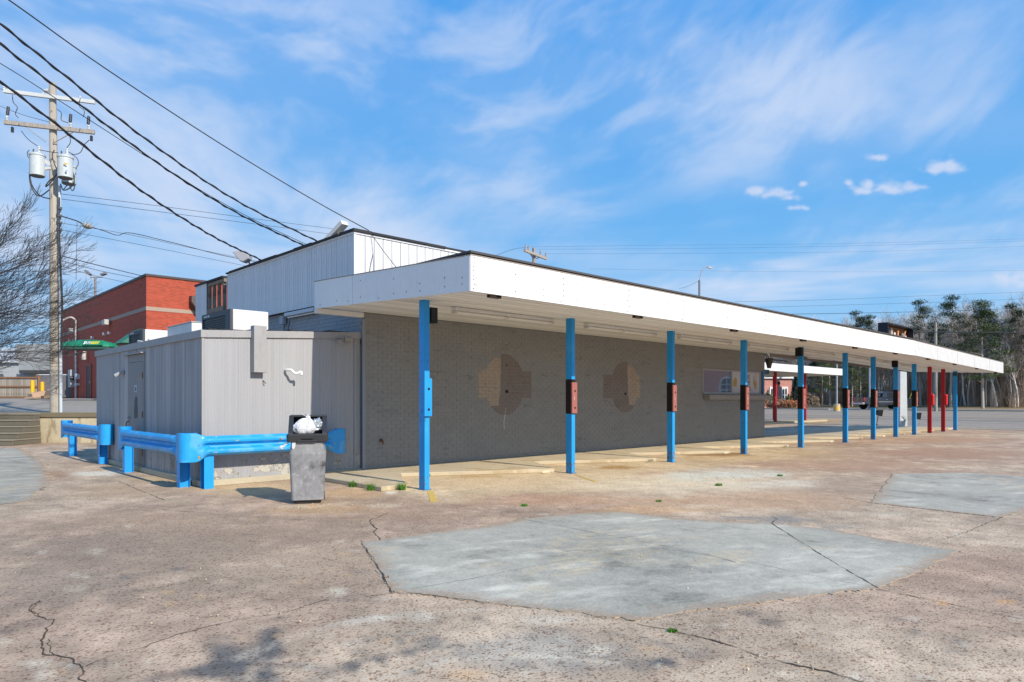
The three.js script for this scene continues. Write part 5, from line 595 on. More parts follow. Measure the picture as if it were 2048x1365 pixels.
  const dw = (pts, r = .012) => tube(pts.map(([a, b, Z = 22.7]) => px(a, b, Z)), r, 5); mesh('jumper_wires', [dw([[24, 190], [26, 205], [34, 215], [30, 228], [36, 236]]), dw([[42, 262], [52, 275], [62, 284], [74, 292]]), dw([[78, 300], [100, 304], [116, 306]]), dw([[58, 300], [54, 305], [56, 315], [62, 318]]), dw([[160, 196], [158, 212], [168, 222], [166, 234]]), dw([[113, 218], [122, 226], [122, 240], [136, 246]]), dw([[139, 272], [140, 285], [132, 298], [131, 306]]), dw([[178, 280], [168, 290], [160, 305], [148, 309], [134, 303]]), dw([[140, 306], [154, 318], [156, 328], [152, 336]]), dw([[58, 345], [60, 368], [72, 390], [80, 392], [98, 380]], .02), dw([[58, 348], [64, 372], [80, 392], [100, 398]], .02), dw([[118, 335], [112, 350], [96, 364], [90, 374], [96, 370], [108, 356]], .02), dw([[120, 368], [126, 380], [136, 378], [146, 368], [148, 352]], .02), dw([[125, 381], [136, 370], [144, 382], [148, 376], [146, 345]], .016), dw([[108, 300], [104, 310], [109, 330], [116, 345]], .016)], dk, pole).userData.kind = 'stuff';
  mesh('conduit', [rod(px(121, 826, 22.85), px(118.5, 372, 22.85), .05, .045, 10)], mat([.50, .56, .60], .5), pole); mesh('cable_run', [tube([[118, 395], [118.5, 470], [121, 540], [124, 600], [122, 700]].map(([a, b]) => px(a, b, 22.75)), .025, 6), ...[417, 432, 446, 460].map((y) => { const p = px(119, y, 22.75); return bx(p.x - .05, p.y - .03, p.z - .05, p.x + .06, p.y + .04, p.z + .05); })], dk, pole);
  // street lamp hung beside the pole
  const lamp = thing('street_lamp', 'small grey street lamp head on a thin arm beside the wooden pole', 'lamp'); const lh = px(174, 452, 22); const hg = new THREE.SphereGeometry(.17, 14, 10); hg.scale(1.0, .55, .7); hg.applyQuaternion(new THREE.Quaternion().setFromUnitVectors(V(1, 0, 0), V(RX, -.25, RZ).normalize())); hg.translate(lh.x, lh.y, lh.z); mesh('lamp_head', flat(hg), mat([.34, .33, .29], .5), lamp); mesh('arm', tube([px(120, 432), px(140, 438, 22.5), px(157, 444, 22), px(166, 449, 22)], .02, 6), dk, lamp); mesh('tail_wire', rod(px(153.5, 445, 22), px(151.5, 560, 22), .007, .007, 5), dk, lamp);
}
// ---------------------------------------------------------------- fence, bollards, debris, pale shed far left
{
  const r = rng(41), Z = 44, y0 = lotY(Z) - .02, fc = thing('wood_fence', 'grey weathered plank fence with rusty brown rails behind the bare tree', 'fence'); const pl = [0, 1, 2].map((i) => mat([.36 + i * .05, .33 + i * .045, .29 + i * .04], .92, { map: T.wood })), rail = mat([.22, .11, .06], .85); const U = V(RX, 0, RZ), A = at(-130, HZ, Z); const rot = -Math.atan2(RZ, RX);
  const g0 = uvm(bx(-.072, 0, -.012, .072, 1.35, .012)); const n = 44; for (let i = 0; i < n; i++) { const p = A.clone().addScaledVector(U, i * .155); const m = mesh('plank', g0, pl[(r() * 3) | 0], fc); m.position.set(p.x, y0, p.z); m.rotation.y = rot; m.scale.y = .96 + r() * .06; }
  for (const y of [.10, .78, 1.36]) mesh('rail', beam(A.clone().setY(y0 + y).addScaledVector(V(FX, 0, FZ), -.06), A.clone().addScaledVector(U, n * .155).setY(y0 + y).addScaledVector(V(FX, 0, FZ), -.06), .05, .10), rail, fc); for (const s of [.1, 3.3, n * .155 - .1]) { const p = A.clone().addScaledVector(U, s).addScaledVector(V(FX, 0, FZ), -.08); mesh('post', bx(p.x - .06, y0, p.z - .06, p.x + .06, y0 + 1.45, p.z + .06), rail, fc); }
  const e = at(72, HZ, 45.5), fc2 = thing('board_screen', 'dark grey board screen behind the yellow bollards', 'fence', [e.x, y0, e.z], rot); for (let i = 0; i < 11; i++) mesh('board', bx(0, .1 + i * .135, -.02, 2.6, .1 + i * .135 + .125, .02), mat([.14 + (i % 3) * .015, .145, .15], .9), fc2); mesh('rail', beam(V(0, 1.6, .03), V(2.6, 1.6, .03), .05, .06), mat([.6, .62, .62], .5), fc2); for (const x of [.02, 2.5]) mesh('post', bx(x, 0, .025, x + .08, 1.65, .09), rail, fc2);
  const by = mat([.78, .47, .015], .5, { map: T.blue }); const bol = (px, Zb, h, lab) => { const p = at(px, HZ, Zb), b = thing('bollard', lab, 'bollard', [p.x, lotY(Zb), p.z]); mesh('post', [cyl(0, -.02, h, 0, .105, .105, 16)], by, b); const g = new THREE.SphereGeometry(.105, 16, 6, 0, 6.3, 0, 1.57); g.scale(1, .5, 1); g.translate(0, h, 0); mesh('cap', flat(g), by, b); }; bol(64.5, 38.5, 1.0, 'taller yellow bollard in front of the plank fence'); bol(84, 41.5, .95, 'shorter looking yellow bollard behind the cardboard heap');
  const p0 = at(84, HZ, 38.2), y1 = lotY(38.2); const pile = (dx, dz, w, h, d, ry, rz, c, lab) => { const g = bx(-w / 2, 0, -d / 2, w / 2, h, d / 2, .01); g.rotateZ(rz); g.rotateY(ry); g.translate(p0.x + dx * RX + dz * FX, y1 + .02 + Math.abs(Math.sin(rz)) * w / 2, p0.z + dx * RZ + dz * FZ); solo('cardboard_box', g, mat(c, .9), lab, 'cardboard', undefined); };
  pile(-.25, 0, .75, .28, .5, .3, .22, [.46, .32, .22], 'slumped tan cardboard box against the yellow bollard'); pile(-.05, -.5, .9, .06, .6, .9, .05, [.40, .28, .19], 'flattened cardboard sheet before the debris heap'); pile(.35, .1, .5, .35, .4, -.4, -.3, [.13, .10, .08], 'dark crushed box at the back of the debris heap'); pile(.55, -.3, .6, .15, .4, .2, .1, [.20, .14, .10], 'brown broken box on the debris heap'); pile(.15, .5, .4, .42, .35, 1.1, .4, [.30, .22, .17], 'small tilted box behind the cardboard heap'); pile(.3, .8, .3, .3, .3, .2, .1, [.62, .62, .62], 'white carton on top of the debris');
  const q = at(-20, HZ, 62), sh = thing('warehouse', 'long pale grey metal warehouse behind the fence', 'building', [q.x, 1.4, q.z], rot); const wm = mat([.42, .44, .45], .7, { map: T.grime }); mesh('wall', uvm(bx(-14, 0, -8, 6.2, 3.4, 0)), wm, sh); mesh('eave', bx(-14.2, 3.402, -8.2, 6.4, 3.55, .3), mat([.6, .62, .62], .5), sh); mesh('roof', extr([[-8.2, 0], [.3, 0], [-4, 1.5]], 20.6).rotateY(-Math.PI / 2).translate(6.4, 3.552, 0), mat([.48, .50, .50], .6), sh); for (let i = 0; i < 5; i++) mesh('bay_door', bx(-12 + i * 3.6, .02, .004, -9.6 + i * 3.6, 2.4, .04), mat([.10, .105, .11], .7), sh);
  const q2 = at(100, HZ, 56), sh2 = thing('storage_shed', 'grey shed with a dark eave behind the utility pole', 'building', [q2.x, 1.4, q2.z], rot); mesh('wall', uvm(bx(-2.6, 0, -4, 1.6, 3.2, 0)), mat([.34, .36, .36], .8, { map: T.grime }), sh2); mesh('roof', bx(-2.9, 3.202, -4.3, 1.9, 4.6, .02, .02), mat([.30, .31, .31], .8), sh2); mesh('eave', bx(-2.2, 2.2, .004, 1.9, 2.45, .5), mat([.05, .05, .055], .8), sh2); mesh('wall_lamp', bx(-.1, 1.5, .004, .3, 1.8, .2, .03), mat([.5, .5, .5], .5), sh2);
  const q3 = at(232, HZ, 60); 
}
// ---------------------------------------------------------------- far canopy on red posts
{
  const fz = -17.5, y0 = 3.05, c2 = thing('far_canopy', 'second white flat canopy standing on red posts across the drive', 'canopy'); const wm = mat([.78, .78, .77], .55, { map: T.grime }), sof = mat([.45, .44, .42], .8);
  for (let x = 30.5; x < 47; x += 3.4) mesh('fascia_panel', uvm(bx(x + .004, y0, fz - .02, Math.min(47.5, x + 3.4) - .004, y0 + .43, fz, .004)), wm, c2); mesh('end_panel', uvm(bx(47.482, y0, fz - 5.5, 47.5, y0 + .43, fz - .022)), wm, c2); mesh('deck', bx(30.5, y0 + .32, fz - 5.5, 47.48, y0 + .38, fz - .022), mat([.1, .1, .1], .9), c2);
  for (let i = 0; i < 18; i++) mesh('soffit_board', bx(30.5, y0 + .04 + (i % 2) * .006, fz - .03 - (i + 1) * .30, 47.48, y0 + .06, fz - .03 - i * .30 - .012), sof, c2);
  const rp = (px, lab) => { const x = xOnZ(px, -18.6), p = thing('canopy_post', lab, 'post', [x, 0, -18.6], 0, 'red posts of the far canopy'); mesh('shaft', uvm(bx(-.075, 0, -.075, .075, y0 + .04, .075, .008)), redM, p); const b = new THREE.CapsuleGeometry(.09, .5, 4, 10); b.translate(-.1, 1.3, .04); mesh('call_box', flat(b), mat([.3, .01, .012], .4), p); mesh('base_plate', bx(-.13, -.002, -.13, .13, .012, .13), mat([.1, .02, .02], .6), p); };
  rp(1551, 'red post of the far canopy seen past the building corner'); rp(1610.5, 'red post of the far canopy half hidden by a blue post'); { const x = 46.8; const p = thing('canopy_post', 'red post at the street end of the far canopy', 'post', [x, 0, -22], 0, 'red posts of the far canopy'); mesh('shaft', bx(-.075, 0, -.075, .075, y0 + .04, .075, .008), redM, p); mesh('base_plate', bx(-.13, -.002, -.13, .13, .012, .13), mat([.1, .02, .02], .6), p); }
  struct('island_kerb', uvm(bx(33, 0, -19.4, 46.5, .11, -18.2, .015)), mat(alb(206, 196, 178), .92, { map: T.conc }));
  // lamp and bracket at the building's far corner
  const l = thing('corner_lamp', 'dark caged lamp on a scrolled bracket at the building corner', 'lamp', [23.55, 2.62, -11.4]); mesh('lamp_body', [cyl(.30, .06, .30, 0, .10, .14, 12), cyl(.30, -.06, .06, 0, .07, .09, 12)], mat([.06, .05, .042], .6), l); mesh('bracket', [tube([V(-.13, .3, 0), V(0, .42, 0), V(.12, .3, 0), V(.02, .2, 0), V(-.1, .28, 0), V(.05, .45, 0), V(.30, .32, 0)], .014, 5), rod(V(.30, .26, 0), V(1.6, .24, .1), .02)], mat([.03, .03, .03], .6), l); mesh('blue_bracket', bx(-.14, -.28, -.03, .22, -.12, .05, .01), mat([.01, .08, .18], .5), l);
}
// ---------------------------------------------------------------- pillar sign with the emptied cabinet
{
  const p = at(1805, 853, 36.7), s = thing('pillar_sign', 'pale tapering pillar sign with a gutted black cabinet on top', 'sign', [p.x, 0, p.z], -Math.atan2(RZ, RX)); const pm = mat([.60, .63, .63], .5, { map: T.grime });
  mesh('pillar', (() => { const g = new THREE.CylinderGeometry(.165, .205, 4.3, 4, 1); g.rotateY(Math.PI / 4); g.scale(1.35, 1, 1); g.translate(0, 2.15, 0); return uvm(flat(g.toNonIndexed())); })(), pm, s); const pg = s.children[0].geometry; pg.computeVertexNormals();
  mesh('arrow_mark', (() => { const g = extr([[-.11, .42], [.02, .38], [.13, .27], [.13, .20], [.02, .08], [-.10, .03], [-.06, .10], [.05, .20], [.05, .27], [-.04, .34]], .004); g.scale(.9, 1.15, 1); g.translate(.01, .12, .2); g.rotateX(-.012); return g; })(), mat([.36, .39, .40], .6), s);
  const cab = new THREE.Group(); cab.name = 'cabinet'; s.add(cab); cab.rotation.y = Math.atan2(RZ, RX); { const o = V(37.5 - p.x, 0, -11.7 - p.z).applyAxisAngle(V(0, 1, 0), Math.atan2(RZ, RX)); cab.position.set(o.x, 4.3, o.z); } const bk = mat([.010, .012, .020], .5), w = 4.1, h = 1.04, d = .48;
  mesh('shell', [bx(0, 0, -d, .05, h, 0, .01), bx(w - .05, 0, -d, w, h, 0, .01), bx(.05, h - .06, -d, w - .05, h, 0, .01), bx(.05, 0, -d, w - .05, .06, 0, .01), bx(.05, .06, -d, w - .05, h - .06, -d + .03)], bk, cab);
  mesh('back_board', uvm(bx(.06, .07, -d + .032, w - .06, h - .07, -d + .05)), mat([.52, .22, .08], .8, { map: T.wood }), cab); const r = rng(8); for (let i = 0; i < 9; i++) { const x = .25 + i * .43 + r() * .1; mesh('tube_holder', bx(x, .08 + r() * .1, -d + .06, x + .10 + r() * .16, h - .12 - r() * .3, -d + .14 + r() * .1), [mat([.78, .70, .58], .6), mat([.60, .28, .11], .7), mat([.05, .045, .04], .7), mat([.80, .80, .78], .5)][i % 4], cab); } mesh('brace', beam(V(2.9, .12, -.2), V(3.6, h - .12, -.25), .05, .08), mat([.62, .33, .16], .7), cab);
  // floodlights on stakes, and a bent wire stub
  const fl = (px, py, Z, lab, k) => { const q = at(px, py, Z), f = thing('ground_floodlight', lab, 'floodlight', [q.x, 0, q.z], -Math.atan2(RZ, RX)); const g = extr([[-.18, .62], [-.06, .56], [.16, .50], [.22, .86], [-.08, .86]], .16, .012); g.translate(0, k, -.08); mesh('lamp_head', g, blackM, f); mesh('stake', rod(V(-.12, 0, 0), V(-.02, .60 + k, 0), .02, .022, 8), blackM, f); mesh('foot', cyl(-.12, 0, .05, 0, .075, .06, 10), blackM, f); };
  fl(1758, 851, 38.2, 'black floodlight on a leaning stake beside the seventh post', 0); fl(1834, 853, 36, 'black floodlight mostly hidden behind the post past the pillar', -.12);
  const wv = at(1840, 855, 35); solo('bent_wire', tube([V(wv.x, 0, wv.z), V(wv.x, .28, wv.z), V(wv.x - .03, .34, wv.z), V(wv.x - .07, .30, wv.z)], .012, 5), mat([.3, .27, .24], .6), 'bent wire stub sticking up near the white pillar', 'wire');
}
// ---------------------------------------------------------------- street, far lot
{
  const sheet = (x0, x1, y, m, name, n = 10, z0 = -420, z1 = 260) => { const pos = [], uv = [], ix = []; for (let i = 0; i <= n; i++) for (const z of [z1, z0]) { const x = mixn(x0, x1, i / n); pos.push(x, rise(x) + y, z); uv.push(x, z); } for (let i = 0; i < n; i++) { const a = i * 2; ix.push(a, a + 2, a + 1, a + 1, a + 2, a + 3); } const g = new THREE.BufferGeometry(); g.setAttribute('position', new THREE.Float32BufferAttribute(pos, 3)); g.setAttribute('uv', new THREE.Float32BufferAttribute(uv, 2)); g.setIndex(ix); g.computeVertexNormals(); return struct(name, g, m); };
  sheet(49.5, 77, .004, mat(alb(170, 160, 154), .9, { map: T.conc }), 'road', 14); sheet(51.6, 52.0, .008, mat(alb(214, 210, 206), .8, { map: T.conc }), 'lane_line', 1); for (let z = 120; z > -260; z -= 12) sheet(57.0, 57.25, .008, mat(alb(206, 202, 200), .8), 'lane_line', 1, z - 3.4, z); sheet(62.5, 62.72, .008, mat(alb(222, 184, 128), .8), 'lane_line', 1); sheet(66.2, 66.42, .008, mat(alb(222, 184, 128), .8), 'lane_line', 1); sheet(53, 56.4, .0075, mat(alb(152, 143, 138), .9, { map: T.conc }), 'worn_lane', 4); sheet(58.2, 61.8, .0075, mat(alb(160, 150, 145), .9, { map: T.conc }), 'worn_lane', 4);
  struct('kerb', join([[-420, -30], [-24, -10.5], [8, 260]].map(([a, b]) => bx(77, .2, a, 77.3, rise(77) + .14, b, .02))), mat(alb(196, 190, 180), .9, { map: T.conc })); struct('kerb', uvm(bx(38.9, -.05, -13, 39.2, .03, 60, .01)), mat(alb(226, 218, 208), .9, { map: T.walk }));
  const sc = mat(alb(196, 170, 138), .9, { map: T.conc }); struct('sand_patch', patchGeo(pxPts([[1610, 838], [1690, 836], [1678, 846], [1612, 848]]), .1, .012), sc);
  // verge and leaf litter under the trees
  const verge = mat(alb(176, 150, 104, 1.3), .95, { map: T.walk }); const vg = new THREE.PlaneGeometry(60, 300, 8, 30); vg.rotateX(-Math.PI / 2); const vp = vg.attributes.position; for (let i = 0; i < vp.count; i++) vp.setY(i, Math.abs(vp.getX(i)) > 29 || Math.abs(vp.getZ(i)) > 149 ? .38 : .46 + .5 * fbm(vp.getX(i) * .08, vp.getZ(i) * .08, 3)); vg.translate(124, 0, -30); struct('verge', uvm(flat(vg)), verge);
}
// parking-lot lamp with a painted base, another pole, guy wire
{
  const lp = (px, Z, top, lab, base) => { const q = at(px, HZ, Z), l = thing('parking_lamp', lab, 'lamp post', [q.x, rise(q.x), q.z]); mesh('pole', cyl(0, .3, top, 0, .10, .085, 10), mat([.30, .30, .31], .5), l); if (base) mesh('concrete_base', [cyl(0, -.02, .75, 0, .33, .31, 18)], mat([.62, .52, .34], .85, { map: T.conc }), l); else mesh('base_plate', bx(-.15, -.02, -.15, .15, .302, .15), mat([.3, .3, .3], .6), l); const h = bx(-.9, top, -.14, .35, top + .16, .14, .04); mesh('lamp_head', h, mat([.25, .25, .26], .5), l); if (base) mesh('paint_band', cyl(0, .12, .50, 0, .333, .328, 18), mat([.72, .44, .10], .8), l); return l; };
  lp(1674, 70, 7.6, 'grey lamp post on a yellow banded concrete base across the street', true); lp(1739.5, 78, 8, 'thin grey lamp post behind the pickup bed', false);
  const u = thing('street_light', 'curved arm street light rising behind the roof edge', 'street light'); const A = at(1399, 640, 60); mesh('pole', [rod(A.clone().setY(rise(A.x)), at(1399, 561, 60), .11, .09, 8)], mat([.16, .17, .18], .5), u); mesh('arm', tube([at(1399, 562, 60), at(1402, 550, 60), at(1406, 540, 60), at(1412, 535, 60), at(1418, 534, 60)], .045, 6), mat([.4, .4, .41], .4), u); mesh('lamp_head', beam(at(1416, 534.5, 60), at(1424, 536.5, 60), .22, .14), mat([.5, .5, .5], .4), u);
  const mk = (px, topY, Z, lab, arm) => { const p = thing('utility_pole', lab, 'utility pole'), b = at(px, HZ, Z).setY(rise(60)), t = at(px, topY, Z); mesh('pole', rod(b, t, .17, .12, 10), mat([.42, .40, .37], .9, { map: T.wood }), p); if (arm) { const w = mat([.36, .32, .27], .9), L = at(px - 19, topY + 4, Z * .96), R2 = at(px + 25, topY + 21, Z * 1.03); mesh('crossarm', beam(L, R2, .14, .16), w, p); for (const t2 of [.05, .18, .42, .72, .97]) { const q = L.clone().lerp(R2, t2); mesh('insulator', cyl(q.x, q.y + .08, q.y + .42, q.z, .07, .05, 8), mat([.3, .28, .27], .4), p); } mesh('arm_brace', [beam(L.clone().lerp(R2, .2), at(px, topY + 22, Z), .06, .05), beam(L.clone().lerp(R2, .75), at(px, topY + 22, Z), .06, .05)], w, p); } return p; };
  mk(1068, 497, 47, 'distant crossarm utility pole showing above the canopy roof', true); mk(1872, 645, 66, 'grey wooden pole standing in front of the woods past the red posts', false);
  const g = at(1815, 812, 78), g2 = at(1824, 786, 78); solo('guy_guard', rod(g, g2, .04, .04, 8), mat([.75, .50, .05], .6), 'slanting yellow guy wire guard at the edge of the woods', 'guy wire');
}
// ---------------------------------------------------------------- brick bank across the street, planting
{
  const T2 = tex(512, 512, (u, v, o) => { const row = Math.floor(v * 32), cu = u * 12 + (row % 2) * .5, k0 = Math.floor(cu), j = (cu - k0) < .05 || (v * 32 - row) < .14, t = hsh((k0 % 12) + 3, row + 99); if (j) { o[0] = .5; o[1] = .36; o[2] = .31; } else { const k = .8 + .35 * t; o[0] = .50 * k; o[1] = .21 * k; o[2] = .165 * k; } }, { rx: .4, ry: .4 });
  const bm = mat([1, 1, 1], .88, { map: T2 }), wh = mat([.78, .77, .74], .6), gl = mat([.03, .035, .045], .12), rf = mat([.42, .43, .44], .7);
  const win = (par, x, y0, w, h, arch) => { const W = new THREE.Group(); W.name = 'window'; par.add(W); W.position.set(x, y0, .01); const fr = [bx(-w / 2 - .14, -.12, 0, w / 2 + .14, 0, .14), bx(-w / 2 - .14, 0, 0, -w / 2, h, .1), bx(w / 2, 0, 0, w / 2 + .14, h, .1)]; if (arch) { const R = w / 2 + .14, o = [], inn = []; for (let k = 0; k <= 14; k++) { const a = Math.PI * k / 14; o.push([Math.cos(a) * R, h + Math.sin(a) * R]); inn.unshift([Math.cos(a) * w / 2, h + Math.sin(a) * w / 2]); } fr.push(extr([...o, ...inn], .1)); const pane = [[-w / 2, 0], [w / 2, 0]]; for (let k = 0; k <= 14; k++) { const a = Math.PI * k / 14; pane.push([Math.cos(a) * w / 2, h + Math.sin(a) * w / 2]); } mesh('pane', extr(pane, .01).translate(0, 0, .012), gl, W); } else { fr.push(bx(-w / 2 - .14, h, 0, w / 2 + .14, h + .14, .1)); mesh('pane', bx(-w / 2, 0, .012, w / 2, h, .022), gl, W); } mesh('frame', fr, wh, W); const gb = [bx(-.04, 0, .026, .04, h + (arch ? w / 2 : 0), .07)]; const n = Math.round(h / .75); for (let k = 1; k <= n; k++) gb.push(bx(-w / 2, k * h / n - (arch || k < n ? .035 : .14), .024, w / 2, k * h / n + .035, .068)); mesh('glazing_bars', gb, wh, W); };
  const q = at(1584, HZ, 88), bk = thing('brick_bank', 'pink brick building with tall white windows across the street', 'building', [q.x, rise(q.x), q.z], -Math.atan2(RZ, RX) + .12); mesh('wall', uvm(bx(-13, 0, -9, 0, 3.75, 0)), bm, bk); mesh('cornice', uvm(bx(-13.3, 3.752, -9.3, .3, 4.15, .3, .04)), wh, bk); mesh('roof', (() => { const g = new THREE.CylinderGeometry(3.2, 9.6, 2.0, 4, 1); g.rotateY(Math.PI / 4); g.scale(1, .55, .72); g.translate(-6.5, 4.71, -4.5); return flat(g); })(), rf, bk); for (const x of [-10.6, -9.0, -7.4, -5.8, -4.2, -2.62, -1.0]) win(bk, x, .72, .56, 1.85, false); mesh('wall_lamp', bx(-1.95, 3.0, .01, -1.7, 3.35, .25, .04), blackM, bk);
  // the same kind of hall stands beyond the lot, out of the frame; the serving window mirrors it
  const h2 = thing('brick_hall', 'brick hall with arched white windows beyond the lot, mirrored in the serving window', 'building', [84, rise(84), 23], -Math.PI / 2); mesh('wall', uvm(bx(-16, 0, -10, 16, 5.6, 0)), bm, h2); mesh('cornice', bx(-16.3, 5.602, -10.3, 16.3, 6.3, .4), wh, h2); mesh('roof', bx(-15, 6.302, -9, 15, 7.6, -1), rf, h2); for (const x of [-10.5, -5.2, .2, 5.4, 10.6]) win(h2, x, .9, 1.8, 2.2, true);
  // shrubs and a dark conifer
  const leafy = (seed, n, s, fn) => { const r = rng(seed), pos = []; for (let i = 0; i < n; i++) { const [x, y, z] = fn(r), a = r() * 6.3, b = r() * 3.1, k = s * (.5 + r()); for (let t = 0; t < 3; t++) { const th = a + t * 2.1; pos.push(x + Math.cos(th) * k, y + Math.sin(th) * Math.cos(b) * k, z + Math.sin(th) * Math.sin(b) * k); } } const g = new THREE.BufferGeometry(); g.setAttribute('position', new THREE.Float32BufferAttribute(pos, 3)); g.computeVertexNormals(); return flat(g); };
  const ball = (rx, ry) => (r) => { const a = r() * 6.3, u = r() * 2 - .6, k = .75 + .3 * r(), s = Math.sqrt(Math.max(0, 1 - u * u * .8)); return [Math.cos(a) * rx * s * k, Math.max(.02, ry * .45 + u * ry * .6 * k), Math.sin(a) * rx * s * k]; };
  const cone = (rx, h) => (r) => { const t = Math.pow(r(), 1.4), a = r() * 6.3, k = rx * (1 - t) * (.6 + .45 * r()); return [Math.cos(a) * k, t * h + .05, Math.sin(a) * k]; };
  const sh = (px, Z, name, lab, geo, c, stem) => { const p = at(px, HZ, Z), t = thing(name, lab, 'shrub', [p.x, rise(p.x) + .02, p.z]); mesh('foliage', geo, mat(c, .85), t); mesh('stem', cyl(0, -.05, stem, 0, .07, .04, 6), mat([.12, .08, .05], .9), t); };
  sh(1536, 84, 'shrub', 'dull green rounded shrub before the brick bank', leafy(1, 700, .14, ball(.75, 1.7)), [.10, .13, .04], .6); sh(1559, 83.5, 'shrub', 'dry brown shrub between the bank windows', leafy(2, 600, .12, ball(1.0, 1.1)), [.22, .15, .10], .5); sh(1577, 85, 'shrub', 'small pointed green shrub at the bank corner', leafy(3, 500, .12, cone(.5, 1.7)), [.09, .12, .03], .6); sh(1585, 82, 'shrub', 'low rust coloured shrub bed at the bank corner', leafy(4, 800, .12, ball(1.6, .9)), [.34, .13, .06], .3); sh(1594, 86, 'conifer', 'dark green conical conifer beside the bank', leafy(5, 1600, .16, cone(1.1, 5.2)), [.015, .04, .012], 1.5); sh(1549, 82.5, 'shrub', 'pale dry grassy clump before the bank windows', leafy(6, 500, .1, ball(.6, .8)), [.32, .26, .18], .3); sh(1614, 90, 'shrub', 'brown thicket at the wood edge beside the bank', leafy(7, 900, .14, ball(1.6, 1.6)), [.18, .13, .08], .5);
}
// ---------------------------------------------------------------- pickup truck
{
  const p = at(1766, HZ, 75), hd = Math.atan2(-.571, .821), t = thing('pickup_truck', 'dark pickup truck with a long bed parked across the street', 'pickup truck', [p.x, rise(p.x), p.z], hd); const body = new THREE.MeshPhysicalMaterial({ color: col([.028, .032, .042]), roughness: .25, metalness: .3, clearcoat: 1, clearcoatRoughness: .06 }), gl = new THREE.MeshPhysicalMaterial({ color: col([.02, .025, .03]), roughness: .05, clearcoat: 1 }), ch = mat([.55, .56, .58], .2, { metalness: .8 }), rub = mat([.015, .015, .016], .8), tl = mat([.55, .012, .015], .3), W = .98;
  // local +x forward, +z right side
  const prof = (pts, w, bev = .04) => { const g = extr(pts, 2 * w - 2 * bev, bev); g.translate(0, 0, -w + bev); return g; }; const arc = (cx, r) => { const o = []; for (let k = 0; k <= 8; k++) { const a = Math.PI - Math.PI * k / 8; o.push([cx + Math.cos(a) * r, .52 + Math.sin(a) * r]); } return o; };
  mesh('body', prof([[-2.92, .62], [-2.15, .52], ...arc(-1.72, .43), [-1.29, .48], [1.33, .48], ...arc(1.76, .43), [2.19, .52], [2.85, .55], [2.93, .85], [2.86, 1.16], [1.35, 1.26], [1.25, 1.22], [-.75, 1.22], [-.78, 1.30], [-2.90, 1.32]], W), body, t);
  mesh('cab', prof([[-.76, 1.222], [1.28, 1.222], [.55, 1.86], [.35, 1.92], [-.45, 1.93], [-.62, 1.86]], W - .10, .05), body, t); mesh('bed_well', bx(-2.78, 1.05, -.8, -.86, 1.324, .8), rub, t);
  for (const s of [-1, 1]) { mesh('side_window', (() => { const g = extr([[-.50, 1.30], [.98, 1.30], [.45, 1.78], [-.45, 1.80]], .012); g.translate(0, 0, s > 0 ? W - .108 : -W + .096); return g; })(), gl, t); mesh('pillar', bx(.15, 1.29, s * (W - .10) - .012, .21, 1.80, s * (W - .10) + .012), body, t); mesh('trim_strip', bx(-1.25, .80, s * (W + .004) - .008, 1.28, .86, s * (W + .004) + .008), ch, t); mesh('door_handle', bx(-.35, 1.05, s * (W + .01) - .012, -.15, 1.08, s * (W + .01) + .012), ch, t); mesh('mirror', bx(.95, 1.25, s * (W + .12) - .10, 1.08, 1.48, s * (W + .12) + .08, .03), body, t); mesh('tail_light', bx(-2.955, .92, s * (W - .10) - .09, -2.86, 1.26, s * (W - .10) + .105, .01), tl, t); mesh('headlight', bx(2.80, .92, s * (W - .2) - .16, 2.95, 1.10, s * (W - .2) + .16, .02), ch, t);
    for (const x of [-1.72, 1.76]) { const w = new THREE.Group(); w.name = 'wheel'; w.position.set(x, .40, s * (W - .13)); t.add(w); const g = new THREE.CylinderGeometry(.40, .40, .27, 22); g.rotateX(Math.PI / 2); mesh('tyre', flat(g), rub, w); const g2 = new THREE.CylinderGeometry(.25, .25, .02, 16); g2.rotateX(Math.PI / 2); g2.translate(0, 0, s * .136); mesh('rim', flat(g2), ch, w); } }
  mesh('windshield', (() => { const g = extr([[1.24, 1.25], [.58, 1.83], [.56, 1.81], [1.20, 1.25]], 1.5); g.translate(.03, 0, -.75); return g; })(), gl, t); mesh('rear_window', bx(-.84, 1.38, -.65, -.70, 1.78, .65), gl, t); mesh('tailgate', bx(-2.945, .78, -.78, -2.90, 1.28, .78, .01), body, t); mesh('rear_bumper', bx(-3.12, .54, -.95, -2.88, .74, .95, .03), ch, t); mesh('licence_plate', bx(-3.126, .56, -.16, -3.121, .72, .16), mat([.5, .52, .55], .5), t); mesh('front_bumper', bx(2.86, .48, -.95, 3.05, .72, .95, .03), ch, t);
}
